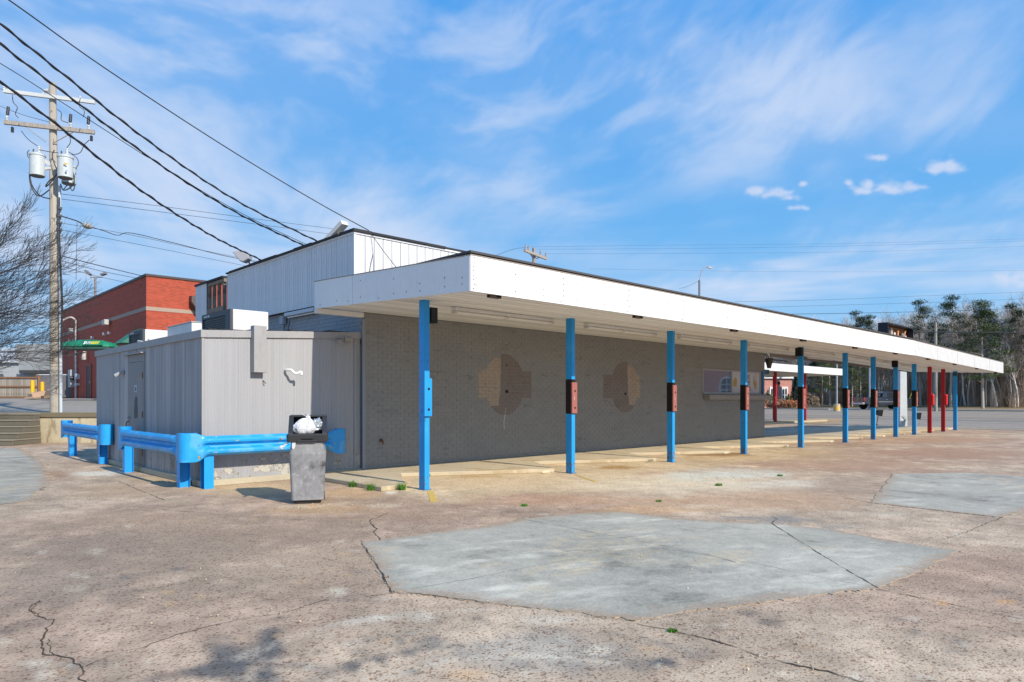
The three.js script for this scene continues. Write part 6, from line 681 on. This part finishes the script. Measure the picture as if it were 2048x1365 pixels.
// ---------------------------------------------------------------- woods across the street
function branchTree(seed, H, o = {}) {
  const r = rng(seed), pos = []; const minR = o.minR || .02, sides = (R) => R > .06 ? 5 : 3;
  const seg = (a, b, ra, rb) => { const d = b.clone().sub(a).normalize(), u = Math.abs(d.y) < .9 ? V(0, 1, 0) : V(1, 0, 0), e = u.clone().cross(d).normalize(), f = d.clone().cross(e), n = sides(ra); for (let k = 0; k < n; k++) { const t0 = k / n * 6.283, t1 = (k + 1) / n * 6.283, P = (c, t, q) => [c.x + (e.x * Math.cos(t) + f.x * Math.sin(t)) * q, c.y + (e.y * Math.cos(t) + f.y * Math.sin(t)) * q, c.z + (e.z * Math.cos(t) + f.z * Math.sin(t)) * q]; const A = P(a, t0, ra), B = P(a, t1, ra), C = P(b, t1, rb), D = P(b, t0, rb); pos.push(...A, ...B, ...C, ...A, ...C, ...D); } };
  const tips = []; const grow = (p, d, len, R, lv) => { const n = lv === 0 ? 7 : lv === 1 ? 5 : 3; let a = p.clone(), dir = d.clone(), ra = R; for (let i = 0; i < n; i++) { dir.add(V((r() - .5) * (o.wob || .22), (r() - .5) * .16 + (lv ? (o.up ?? .05) : .06), (r() - .5) * (o.wob || .22))).normalize(); const b = a.clone().addScaledVector(dir, len / n), rb = Math.max(minR * .6, ra * (lv === 0 ? .88 : .80)); seg(a, b, ra, rb); if (lv < (o.levels || 3) && (lv > 0 || i >= (o.first || 2))) { const kn = lv === 0 ? (o.k0 || 3) : lv === 1 ? 2 : 2; for (let k = 0; k < kn; k++) { const ang = r() * 6.283, sp = (o.spread || .75) + r() * .35, u = Math.abs(dir.y) < .9 ? V(0, 1, 0) : V(1, 0, 0), e = u.clone().cross(dir).normalize(), f = dir.clone().cross(e), nd = dir.clone().multiplyScalar(Math.cos(sp)).addScaledVector(e, Math.cos(ang) * Math.sin(sp)).addScaledVector(f, Math.sin(ang) * Math.sin(sp)); const fr = lv === 0 ? (1 - i / n) * .55 + .25 : .55; grow(b, nd, len * (lv === 0 ? .34 : .55) * (.6 + r() * .6) * (lv === 0 ? fr + .4 : 1), Math.max(minR, rb * .45), lv + 1); } } a = b; ra = rb; } tips.push(a.clone()); };
  grow(V(0, -.2, 0), V((r() - .5) * .08, 1, (r() - .5) * .08).normalize(), H, o.R || H * .012, 0);
  const g = new THREE.BufferGeometry(); g.setAttribute('position', new THREE.Float32BufferAttribute(pos, 3)); g.computeVertexNormals(); return { g: flat(g), tips };
}
function needles(seed, clumps, perClump, size, R) { const r = rng(seed), pos = []; for (const c of clumps) for (let i = 0; i < perClump; i++) { const a = r() * 6.3, u = r() * 2 - 1, q = Math.cbrt(r()) * R * (c.s || 1), s = Math.sqrt(1 - u * u), x = c.p.x + Math.cos(a) * s * q * 1.3, y = c.p.y + u * q * .55, z = c.p.z + Math.sin(a) * s * q * 1.3, th = r() * 6.3, ph = r() * 2.2 - 1.1, dx = Math.cos(th) * Math.cos(ph), dy = Math.sin(ph) * .8 + .2, dz = Math.sin(th) * Math.cos(ph), L = size * (.6 + r() * .8), w = size * .16; pos.push(x - dz * w, y, z + dx * w, x + dz * w, y, z - dx * w, x + dx * L, y + dy * L, z + dz * L); } const g = new THREE.BufferGeometry(); g.setAttribute('position', new THREE.Float32BufferAttribute(pos, 3)); g.computeVertexNormals(); return flat(g); }
{
  const bark = [mat([.50, .44, .38], .9), mat([.40, .33, .27], .9), mat([.66, .60, .53], .9), mat([.34, .27, .22], .9)], needleM = [mat([.06, .095, .04], .85), mat([.10, .135, .045], .85)];
  const protos = []; for (let i = 0; i < 7; i++) protos.push(branchTree(100 + i, 11 + (i % 3) * 1.2, { k0: i % 2 ? 2 : 3, levels: 3, minR: .018, first: 2, wob: .22 + (i % 3) * .08, R: .10 + (i % 4) * .035, spread: .5 + (i % 3) * .15, up: .08 }).g);
  const r = rng(55), Zf = (px) => mixn(77, 106, sst(2100, 1620, px)); let n = 0; const kinds = ['slim grey bare tree', 'dark bare tree', 'pale trunked bare tree', 'brown bare tree'], where = [[1640, 'behind the far canopy, next to the bank'], [1740, 'behind the lamp post and the pickup bed'], [1850, 'behind the pickup cab and the white pillar'], [1925, 'behind the red posts'], [2010, 'behind the end of the canopy'], [2200, 'past the end of the canopy']];
  const spots = []; for (let row = 0; row < 4; row++) for (let px = 1560; px < 2200; px += 12 + row * 3) spots.push([px + (r() - .5) * 16, Zf(px) + row * 5 + r() * 4, row]);
  for (const [px, Z, row] of spots) { const q = at(px, HZ, Z), mi = (r() * 4) | 0, wl = where.find((w) => px < w[0]) || where[5]; const t = thing('bare_tree', kinds[mi] + ' in the woods ' + wl[1], 'tree', [q.x, .75, q.z], r() * 6.28, kinds[mi] + 's in the woods ' + wl[1]); const hgt = 11.5; const s = (.62 + r() * .36) * (row > 1 ? 1.08 : row ? 1.0 : .9); const m = mesh('trunk', protos[(r() * 7) | 0], bark[mi], t); t.scale.set(s * (.85 + r() * .3), s, s * (.85 + r() * .3)); }
  // pines: bare lower trunk, ragged crowns in tiers
  const pine = (seed, H, from, wide) => { const rr = rng(seed), cl = [], limbs = [rod(V(0, -.2, 0), V((rr() - .5) * .4, H, (rr() - .5) * .4), .17, .03, 7)]; for (let y = from; y < 1; y += .045) { const k = 1 + (rr() > .5 ? 1 : 0), R = wide * (1.05 - (y - from) / (1 - from)) + .35; for (let i = 0; i < k + 1; i++) { const a = rr() * 6.3, L = R * (.5 + rr() * .6), p = V(Math.cos(a) * L, y * H + .15 + rr() * .35, Math.sin(a) * L); limbs.push(rod(V(0, y * H - .2, 0), p, .04, .015, 4)); cl.push({ p, s: .6 + rr() * .6 }); if (rr() > .4) cl.push({ p: p.clone().multiply(V(.6, 1, .6)), s: .6 + rr() * .5 }); } } return [join(limbs), needles(seed + 1, cl, 150, .30, .72)]; };
  const P = [pine(300, 13, .52, 2.6), pine(310, 12, .38, 2.2), pine(320, 11, .25, 2.4)]; const pines = [[1716, 100, 0, 1.03, 'tall pine tree whose crown shows above the canopy roof'], [1739, 99, 0, .98, 'second tall pine crown above the canopy roof'], [1842, 92, 0, 1.06, 'dark pine tree beside the gutted sign cabinet'], [1902, 84, 0, 1.02, 'tallest dark pine with tiered crown past the sign cabinet'], [1868, 90, 1, .9, 'half hidden pine between the tall pines'], [1966, 74, 2, 1.02, 'green pine with low limbs beyond the canopy end'], [1985, 82, 1, .85, 'thin pine behind the green pine at the canopy end'], [2030, 80, 0, .9, 'pine at the far side of the woods past the canopy end'], [1645, 92, 2, .62, 'young bushy green pine under the far canopy'], [1660, 96, 2, .7, 'taller young pine under the far canopy'], [1630, 98, 2, .6, 'young pine nearest the bank'], [1705, 90, 2, .55, 'young green pine behind the sixth and seventh posts'], [1722, 94, 2, .6, 'young pine behind the truck bed'], [1950, 88, 1, .95, 'slender pine behind the blue end post']];
  for (const [px, Z, k, s, lab] of pines) { const q = at(px, HZ, Z), t = thing('pine_tree', lab, 'tree', [q.x, .7, q.z], px, 'pines in the woods'); mesh('trunk', P[k][0], bark[1], t); mesh('crown', P[k][1], needleM[k === 2 ? 1 : 0], t); t.scale.setScalar(s); }
  // twiggy undergrowth reads as one mass
  const tw = []; { const q = rng(71); for (let i = 0; i < 26; i++) { const a = V((q() - .5) * .8, 0, (q() - .5) * .8), b = a.clone().add(V((q() - .5) * 1.2, .8 + q() * 2.4, (q() - .5) * 1.2)), c = b.clone().add(V((q() - .5) * 1.2, .3 + q() * .8, (q() - .5) * 1.2)); tw.push(rod(a, b, .022, .014, 3), rod(b, c, .014, .008, 3)); } } const im = new THREE.InstancedMesh(join(tw), mat([.46, .37, .29], .95), 900), m4 = new THREE.Matrix4(), qq = new THREE.Quaternion(), cc = new THREE.Color(); im.name = 'undergrowth'; im.userData = { kind: 'stuff', label: 'tangled brown undergrowth filling the woods across the street', category: 'undergrowth' }; for (let i = 0; i < 900; i++) { const px = 1560 + r() * 640, p = at(px, HZ, Zf(px) - .5 + Math.pow(r(), .8) * 30), s = .5 + r() * r() * 1.3; m4.compose(V(p.x, .55, p.z), qq.setFromAxisAngle(V(0, 1, 0), r() * 6.3), V(s, s * (.7 + r() * .8), s)); im.setMatrixAt(i, m4); const b = .55 + r() * .7; im.setColorAt(i, cc.setRGB(b, b * .95, b * .88)); } im.castShadow = im.receiveShadow = true; scene.add(im);
  // a distant wood behind everything closes the horizon
  const fg = protos[1].clone(); const far = new THREE.InstancedMesh(fg, mat([.42, .35, .30], .95), 330); far.name = 'far_woods'; far.userData = { kind: 'stuff', label: 'deep brown mass of bare woods behind the front trees', category: 'woods' }; for (let i = 0; i < 330; i++) { const px = 1500 + r() * 760, p = at(px, HZ, Zf(Math.max(1560, px)) + 20 + r() * 40), s = .62 + r() * .30; m4.compose(V(p.x, .6, p.z), qq.setFromEuler(new THREE.Euler((r() - .5) * .22, r() * 6.3, (r() - .5) * .22)), V(s * (.8 + r() * .7), s * (.85 + r() * .3), s * (.8 + r() * .7))); far.setMatrixAt(i, m4); const fb = .45 + r() * .85; far.setColorAt(i, cc.setRGB(fb, fb * .95, fb * .9)); } far.castShadow = far.receiveShadow = true; scene.add(far);
}
// ---------------------------------------------------------------- bare tree at the left, limbs sweeping into the picture
{
  const r = rng(910), pos = [], base = at(-210, HZ, 20.5), bm = mat([.035, .03, .03], .9); const bt = thing('bare_tree', 'dark leafless tree with sweeping fine twigs beside the utility pole', 'tree');
  const seg = (a, b, ra, rb, n) => { const d = b.clone().sub(a).normalize(), u = Math.abs(d.y) < .9 ? V(0, 1, 0) : V(1, 0, 0), e = u.clone().cross(d).normalize(), f = d.clone().cross(e); for (let k = 0; k < n; k++) { const t0 = k / n * 6.283, t1 = (k + 1) / n * 6.283, P = (c, t, q) => [c.x + (e.x * Math.cos(t) + f.x * Math.sin(t)) * q, c.y + (e.y * Math.cos(t) + f.y * Math.sin(t)) * q, c.z + (e.z * Math.cos(t) + f.z * Math.sin(t)) * q]; const A = P(a, t0, ra), B = P(a, t1, ra), C = P(b, t1, rb), D = P(b, t0, rb); pos.push(...A, ...B, ...C, ...A, ...C, ...D); } };
  const R = V(RX, 0, RZ), F = V(FX, 0, FZ); const grow = (p, d, len, rad, lv) => { const n = lv === 0 ? 9 : lv === 1 ? 7 : 5; let a = p.clone(), dir = d.clone(), ra = rad; for (let i = 0; i < n; i++) { dir.addScaledVector(V(r() - .5, r() - .5, r() - .5), lv === 0 ? .14 : .22).add(V(0, lv === 0 ? .02 : .03, 0)).normalize(); const b = a.clone().addScaledVector(dir, len / n), rb = Math.max(.003, ra * (lv === 0 ? .82 : .84)); seg(a, b, ra, rb, ra > .02 ? 5 : 3); if (lv < 3 && i > (lv ? 0 : 1)) { const kn = lv === 0 ? 2 : lv === 1 ? 1 + (r() > .5) : (r() > .35 ? 1 : 0); for (let k = 0; k < kn; k++) { const nd = dir.clone().addScaledVector(V(r() - .5, r() - .42, r() - .5), 1.15).addScaledVector(R, .10).normalize(); grow(b, nd, len * (lv === 0 ? .30 + r() * .16 : .42 + r() * .2) * (1 - .45 * i / n), Math.max(.0045, rb * .5), lv + 1); } } a = b; ra = rb; } };
  const fork = base.clone().setY(2.2); mesh('trunk', rod(base.clone().setY(-.1), fork, .28, .20, 14), bm, bt);
  for (const [up, out, dep, len, rad, dy] of [[.80, .8, .05, 5.0, .055, 1.2], [.50, 1, -.12, 5.0, .05, 1.6], [.30, 1, .10, 5.2, .05, 1.2], [.42, 1, .3, 5.0, .05, .8], [.12, 1, -.05, 4.9, .045, 1.0], [.05, 1, .12, 4.7, .04, .5], [.22, 1, -.2, 4.8, .045, .2], [-.02, 1, .25, 4.4, .035, .3], [.62, 1, .2, 4.4, .05, 2.0], [-.10, 1, -.1, 4.2, .035, .4], [.16, 1, .4, 4.6, .04, 1.4], [.35, 1, -.3, 4.6, .04, 2.2], [.0, 1, .05, 5.0, .045, 1.3], [-.06, 1, .2, 4.8, .04, .9], [.08, 1, -.15, 5.0, .045, 1.8], [-.14, 1, .3, 4.4, .035, 1.0], [.2, 1, .15, 5.3, .05, 2.0]]) grow(fork.clone().add(V(0, dy, 0)), R.clone().multiplyScalar(out).addScaledVector(F, dep).add(V(0, up, 0)).normalize(), len * .93, rad, 0);
  mesh('leader', rod(fork, fork.clone().add(V(.2, 2.6, .1)), .19, .10, 10), bm, bt);
  const g = new THREE.BufferGeometry(); g.setAttribute('position', new THREE.Float32BufferAttribute(pos, 3)); g.computeVertexNormals(); mesh('crown', flat(g), bm, bt);
}
// ---------------------------------------------------------------- cables
{
  const bk = mat([.014, .014, .016], .6), gy = mat([.10, .10, .105], .6);
  const run = (pts, r, lab, twist) => { const c = new THREE.CatmullRomCurve3(pts); const list = [flat(new THREE.TubeGeometry(c, 90, r, 6))]; if (twist) { const n = 420, o = []; for (let i = 0; i <= n; i++) { const p = c.getPointAt(i / n), t = c.getTangentAt(i / n), e = V(0, 1, 0).cross(t).normalize(), f = t.clone().cross(e), a = i / n * twist; o.push(p.addScaledVector(e, Math.cos(a) * r * .95).addScaledVector(f, Math.sin(a) * r * .95)); } list.push(flat(new THREE.TubeGeometry(new THREE.CatmullRomCurve3(o), n, r * .8, 6))); } return solo('overhead_cable', join(list), twist ? bk : bk, lab, 'cable'); };
  const P = (a) => a.map(([x, y, Z]) => at(x, y, Z));
  run(P([[-260, -190, 7.6], [20, 2, 9], [200, 130, 10.2], [460, 300, 11.8], [640, 408, 12.8], [737, 461, 13.3]]), .010, 'thin black cable running down to the parapet corner');
  run(P([[-240, -140, 7.4], [0, 48, 8.8], [130, 152, 9.7], [300, 285, 11], [470, 400, 12.6], [640, 486, 14.2]]), .014, 'upper twisted black cable landing on the shaded parapet edge', 105);
  run(P([[-240, -110, 7.4], [0, 88, 8.8], [140, 195, 9.8], [320, 330, 11.4], [470, 424, 13], [608, 492, 14.6]]), .014, 'middle twisted black cable landing on the shaded parapet edge', 110);
  run(P([[-240, -20, 7.4], [0, 163, 8.8], [120, 255, 9.6], [280, 380, 11.2], [420, 470, 13.4], [525, 522, 16]]), .015, 'lowest twisted black cable landing behind the grey floodlight', 108);
  run(P([[-200, 20, 7.6], [0, 127, 9], [150, 222, 10], [290, 312, 11.2]]), .006, 'thin cable clamped to the middle twisted cable'); run(P([[320, 330, 11.42], [420, 392, 12.4], [520, 446, 13.5], [612, 489, 14.6]]), .006, 'thin strand beside the middle twisted cable near the parapet');
  run(P([[737, 461, 13.3], [765, 500, 13.1], [792, 535, 12.7]]), .006, 'short drop wire from the parapet corner to the canopy roof'); run(P([[686, 476, 13.6], [684, 500, 13.55], [680, 520, 13.5], [679, 540, 13.5], [681, 561, 13.4]]), .008, 'black wire hanging down the shaded parapet siding'); run(P([[738, 553, 12.6], [740, 535, 12.65], [746, 508, 12.7]]), .007, 'short black whip aerial on the canopy roof');
  const L = (a, r, lab) => run(P(a), r, lab); L([[120, 388, 23], [300, 410, 26], [480, 434, 30], [760, 470, 38]], .008, 'faint wire from the transformers passing behind the parapet'); L([[120, 398, 23], [320, 424, 26], [500, 447, 30], [760, 482, 38]], .008, 'second faint wire from the transformers behind the parapet'); L([[185, 455, 22.4], [210, 463, 22.6], [236, 471, 23], [250, 466, 23.2], [330, 482, 25], [440, 510, 29], [520, 526, 33]], .012, 'black wire with a slack dip leading from the street lamp'); L([[120, 446, 23], [250, 468, 25], [400, 500, 28], [520, 524, 32]], .007, 'thin wire under the lamp wire running to the right'); L([[120, 460, 23], [260, 486, 25.5], [420, 518, 29], [520, 538, 33]], .007, 'lowest thin wire from the pole toward the parapet'); L([[122, 512, 23], [200, 532, 28], [300, 556, 36]], .016, 'bundled service wire from the pole to the brick shop'); L([[122, 522, 23], [200, 542, 28], [300, 562, 36]], .010, 'second service wire from the pole to the brick shop'); L([[124, 533, 23], [190, 552, 28], [300, 575, 36]], .008, 'lowest service wire from the pole to the brick shop'); L([[-20, 172, 23], [30, 187, 23]], .008, 'short wire end at the upper crossarm'); L([[-30, 200, 23.4], [40, 228, 23.2], [100, 245, 23]], .007, 'faint wire reaching the pole from the left');
  const far = (a, r, lab) => run(P(a), r, lab); far([[1062, 494, 47], [1300, 491, 54], [1700, 487, 62], [2120, 476, 70]], .0055, 'highest street wire running right from the far crossarm pole'); far([[1075, 499, 47], [1400, 497, 55], [1750, 491, 62], [2120, 480, 70]], .0055, 'second street wire from the far crossarm pole'); far([[1090, 508, 48], [1400, 507, 55], [1750, 503, 62], [2120, 490, 70]], .0055, 'third street wire from the far crossarm pole'); far([[1180, 538, 50], [1500, 543, 56], [1800, 544, 62], [2120, 540, 70]], .0045, 'single faint street wire across the clear sky'); far([[1470, 604, 52], [1650, 600, 56], [1850, 592, 62], [2120, 582, 70]], .009, 'upper of three wires above the canopy end'); far([[1520, 615, 52], [1700, 610, 56], [1900, 604, 62], [2120, 595, 70]], .009, 'middle of three wires above the canopy end'); far([[1550, 629, 52], [1700, 627, 56], [1900, 622, 62], [2120, 614, 70]], .017, 'lower thick wire above the canopy end'); far([[1740, 663, 54], [1850, 664.5, 58], [1950, 665, 62], [2120, 666, 68]], .045, 'thick black cable in front of the woods'); far([[990, 512, 46], [1030, 498, 46.5], [1060, 495, 47]], .012, 'wire descending left from the far crossarm pole'); far([[1358, 578, 59], [1380, 571, 60], [1398, 562, 60]], .012, 'short wire at the curved street light');
  // roof-edge lights on the parapet
  const fl = thing('roof_floodlight', 'grey wedge floodlight on the shaded parapet edge', 'floodlight'); const q = at(488, 516, 16.6); const hg = extr([[-.20, .10], [.02, .14], [.20, .02], [.19, -.06], [.06, -.14], [-.02, -.12]], .22, .015); hg.rotateY(-Math.atan2(RZ, RX)); hg.translate(q.x, q.y, q.z); mesh('lamp_head', hg, mat([.36, .36, .38], .5), fl); mesh('stem', rod(at(497, 520, 16.6), at(500, 533, 16.6).setY(4.64), .02, .02, 8), bk, fl);
  const wl = thing('roof_box_light', 'long pale box light tilted over the parapet corner', 'light'); const a = at(655, 483, 13.9), b = at(689, 446, 13.6); mesh('lamp_box', beam(a, b, .17, .09), mat([.66, .65, .60], .5), wl); mesh('bracket', [beam(at(676, 470, 13.7), at(684, 470, 13.7), .05, .05), rod(at(682, 466, 13.7), at(684, 478, 13.7).setY(4.66), .02, .02)], mat([.5, .49, .46], .6), wl); mesh('conduit', rod(at(684, 472, 13.55), at(707, 469, 13.25), .03, .03, 8), mat([.62, .60, .54], .5), wl);
}
renderer.render(scene, camera);
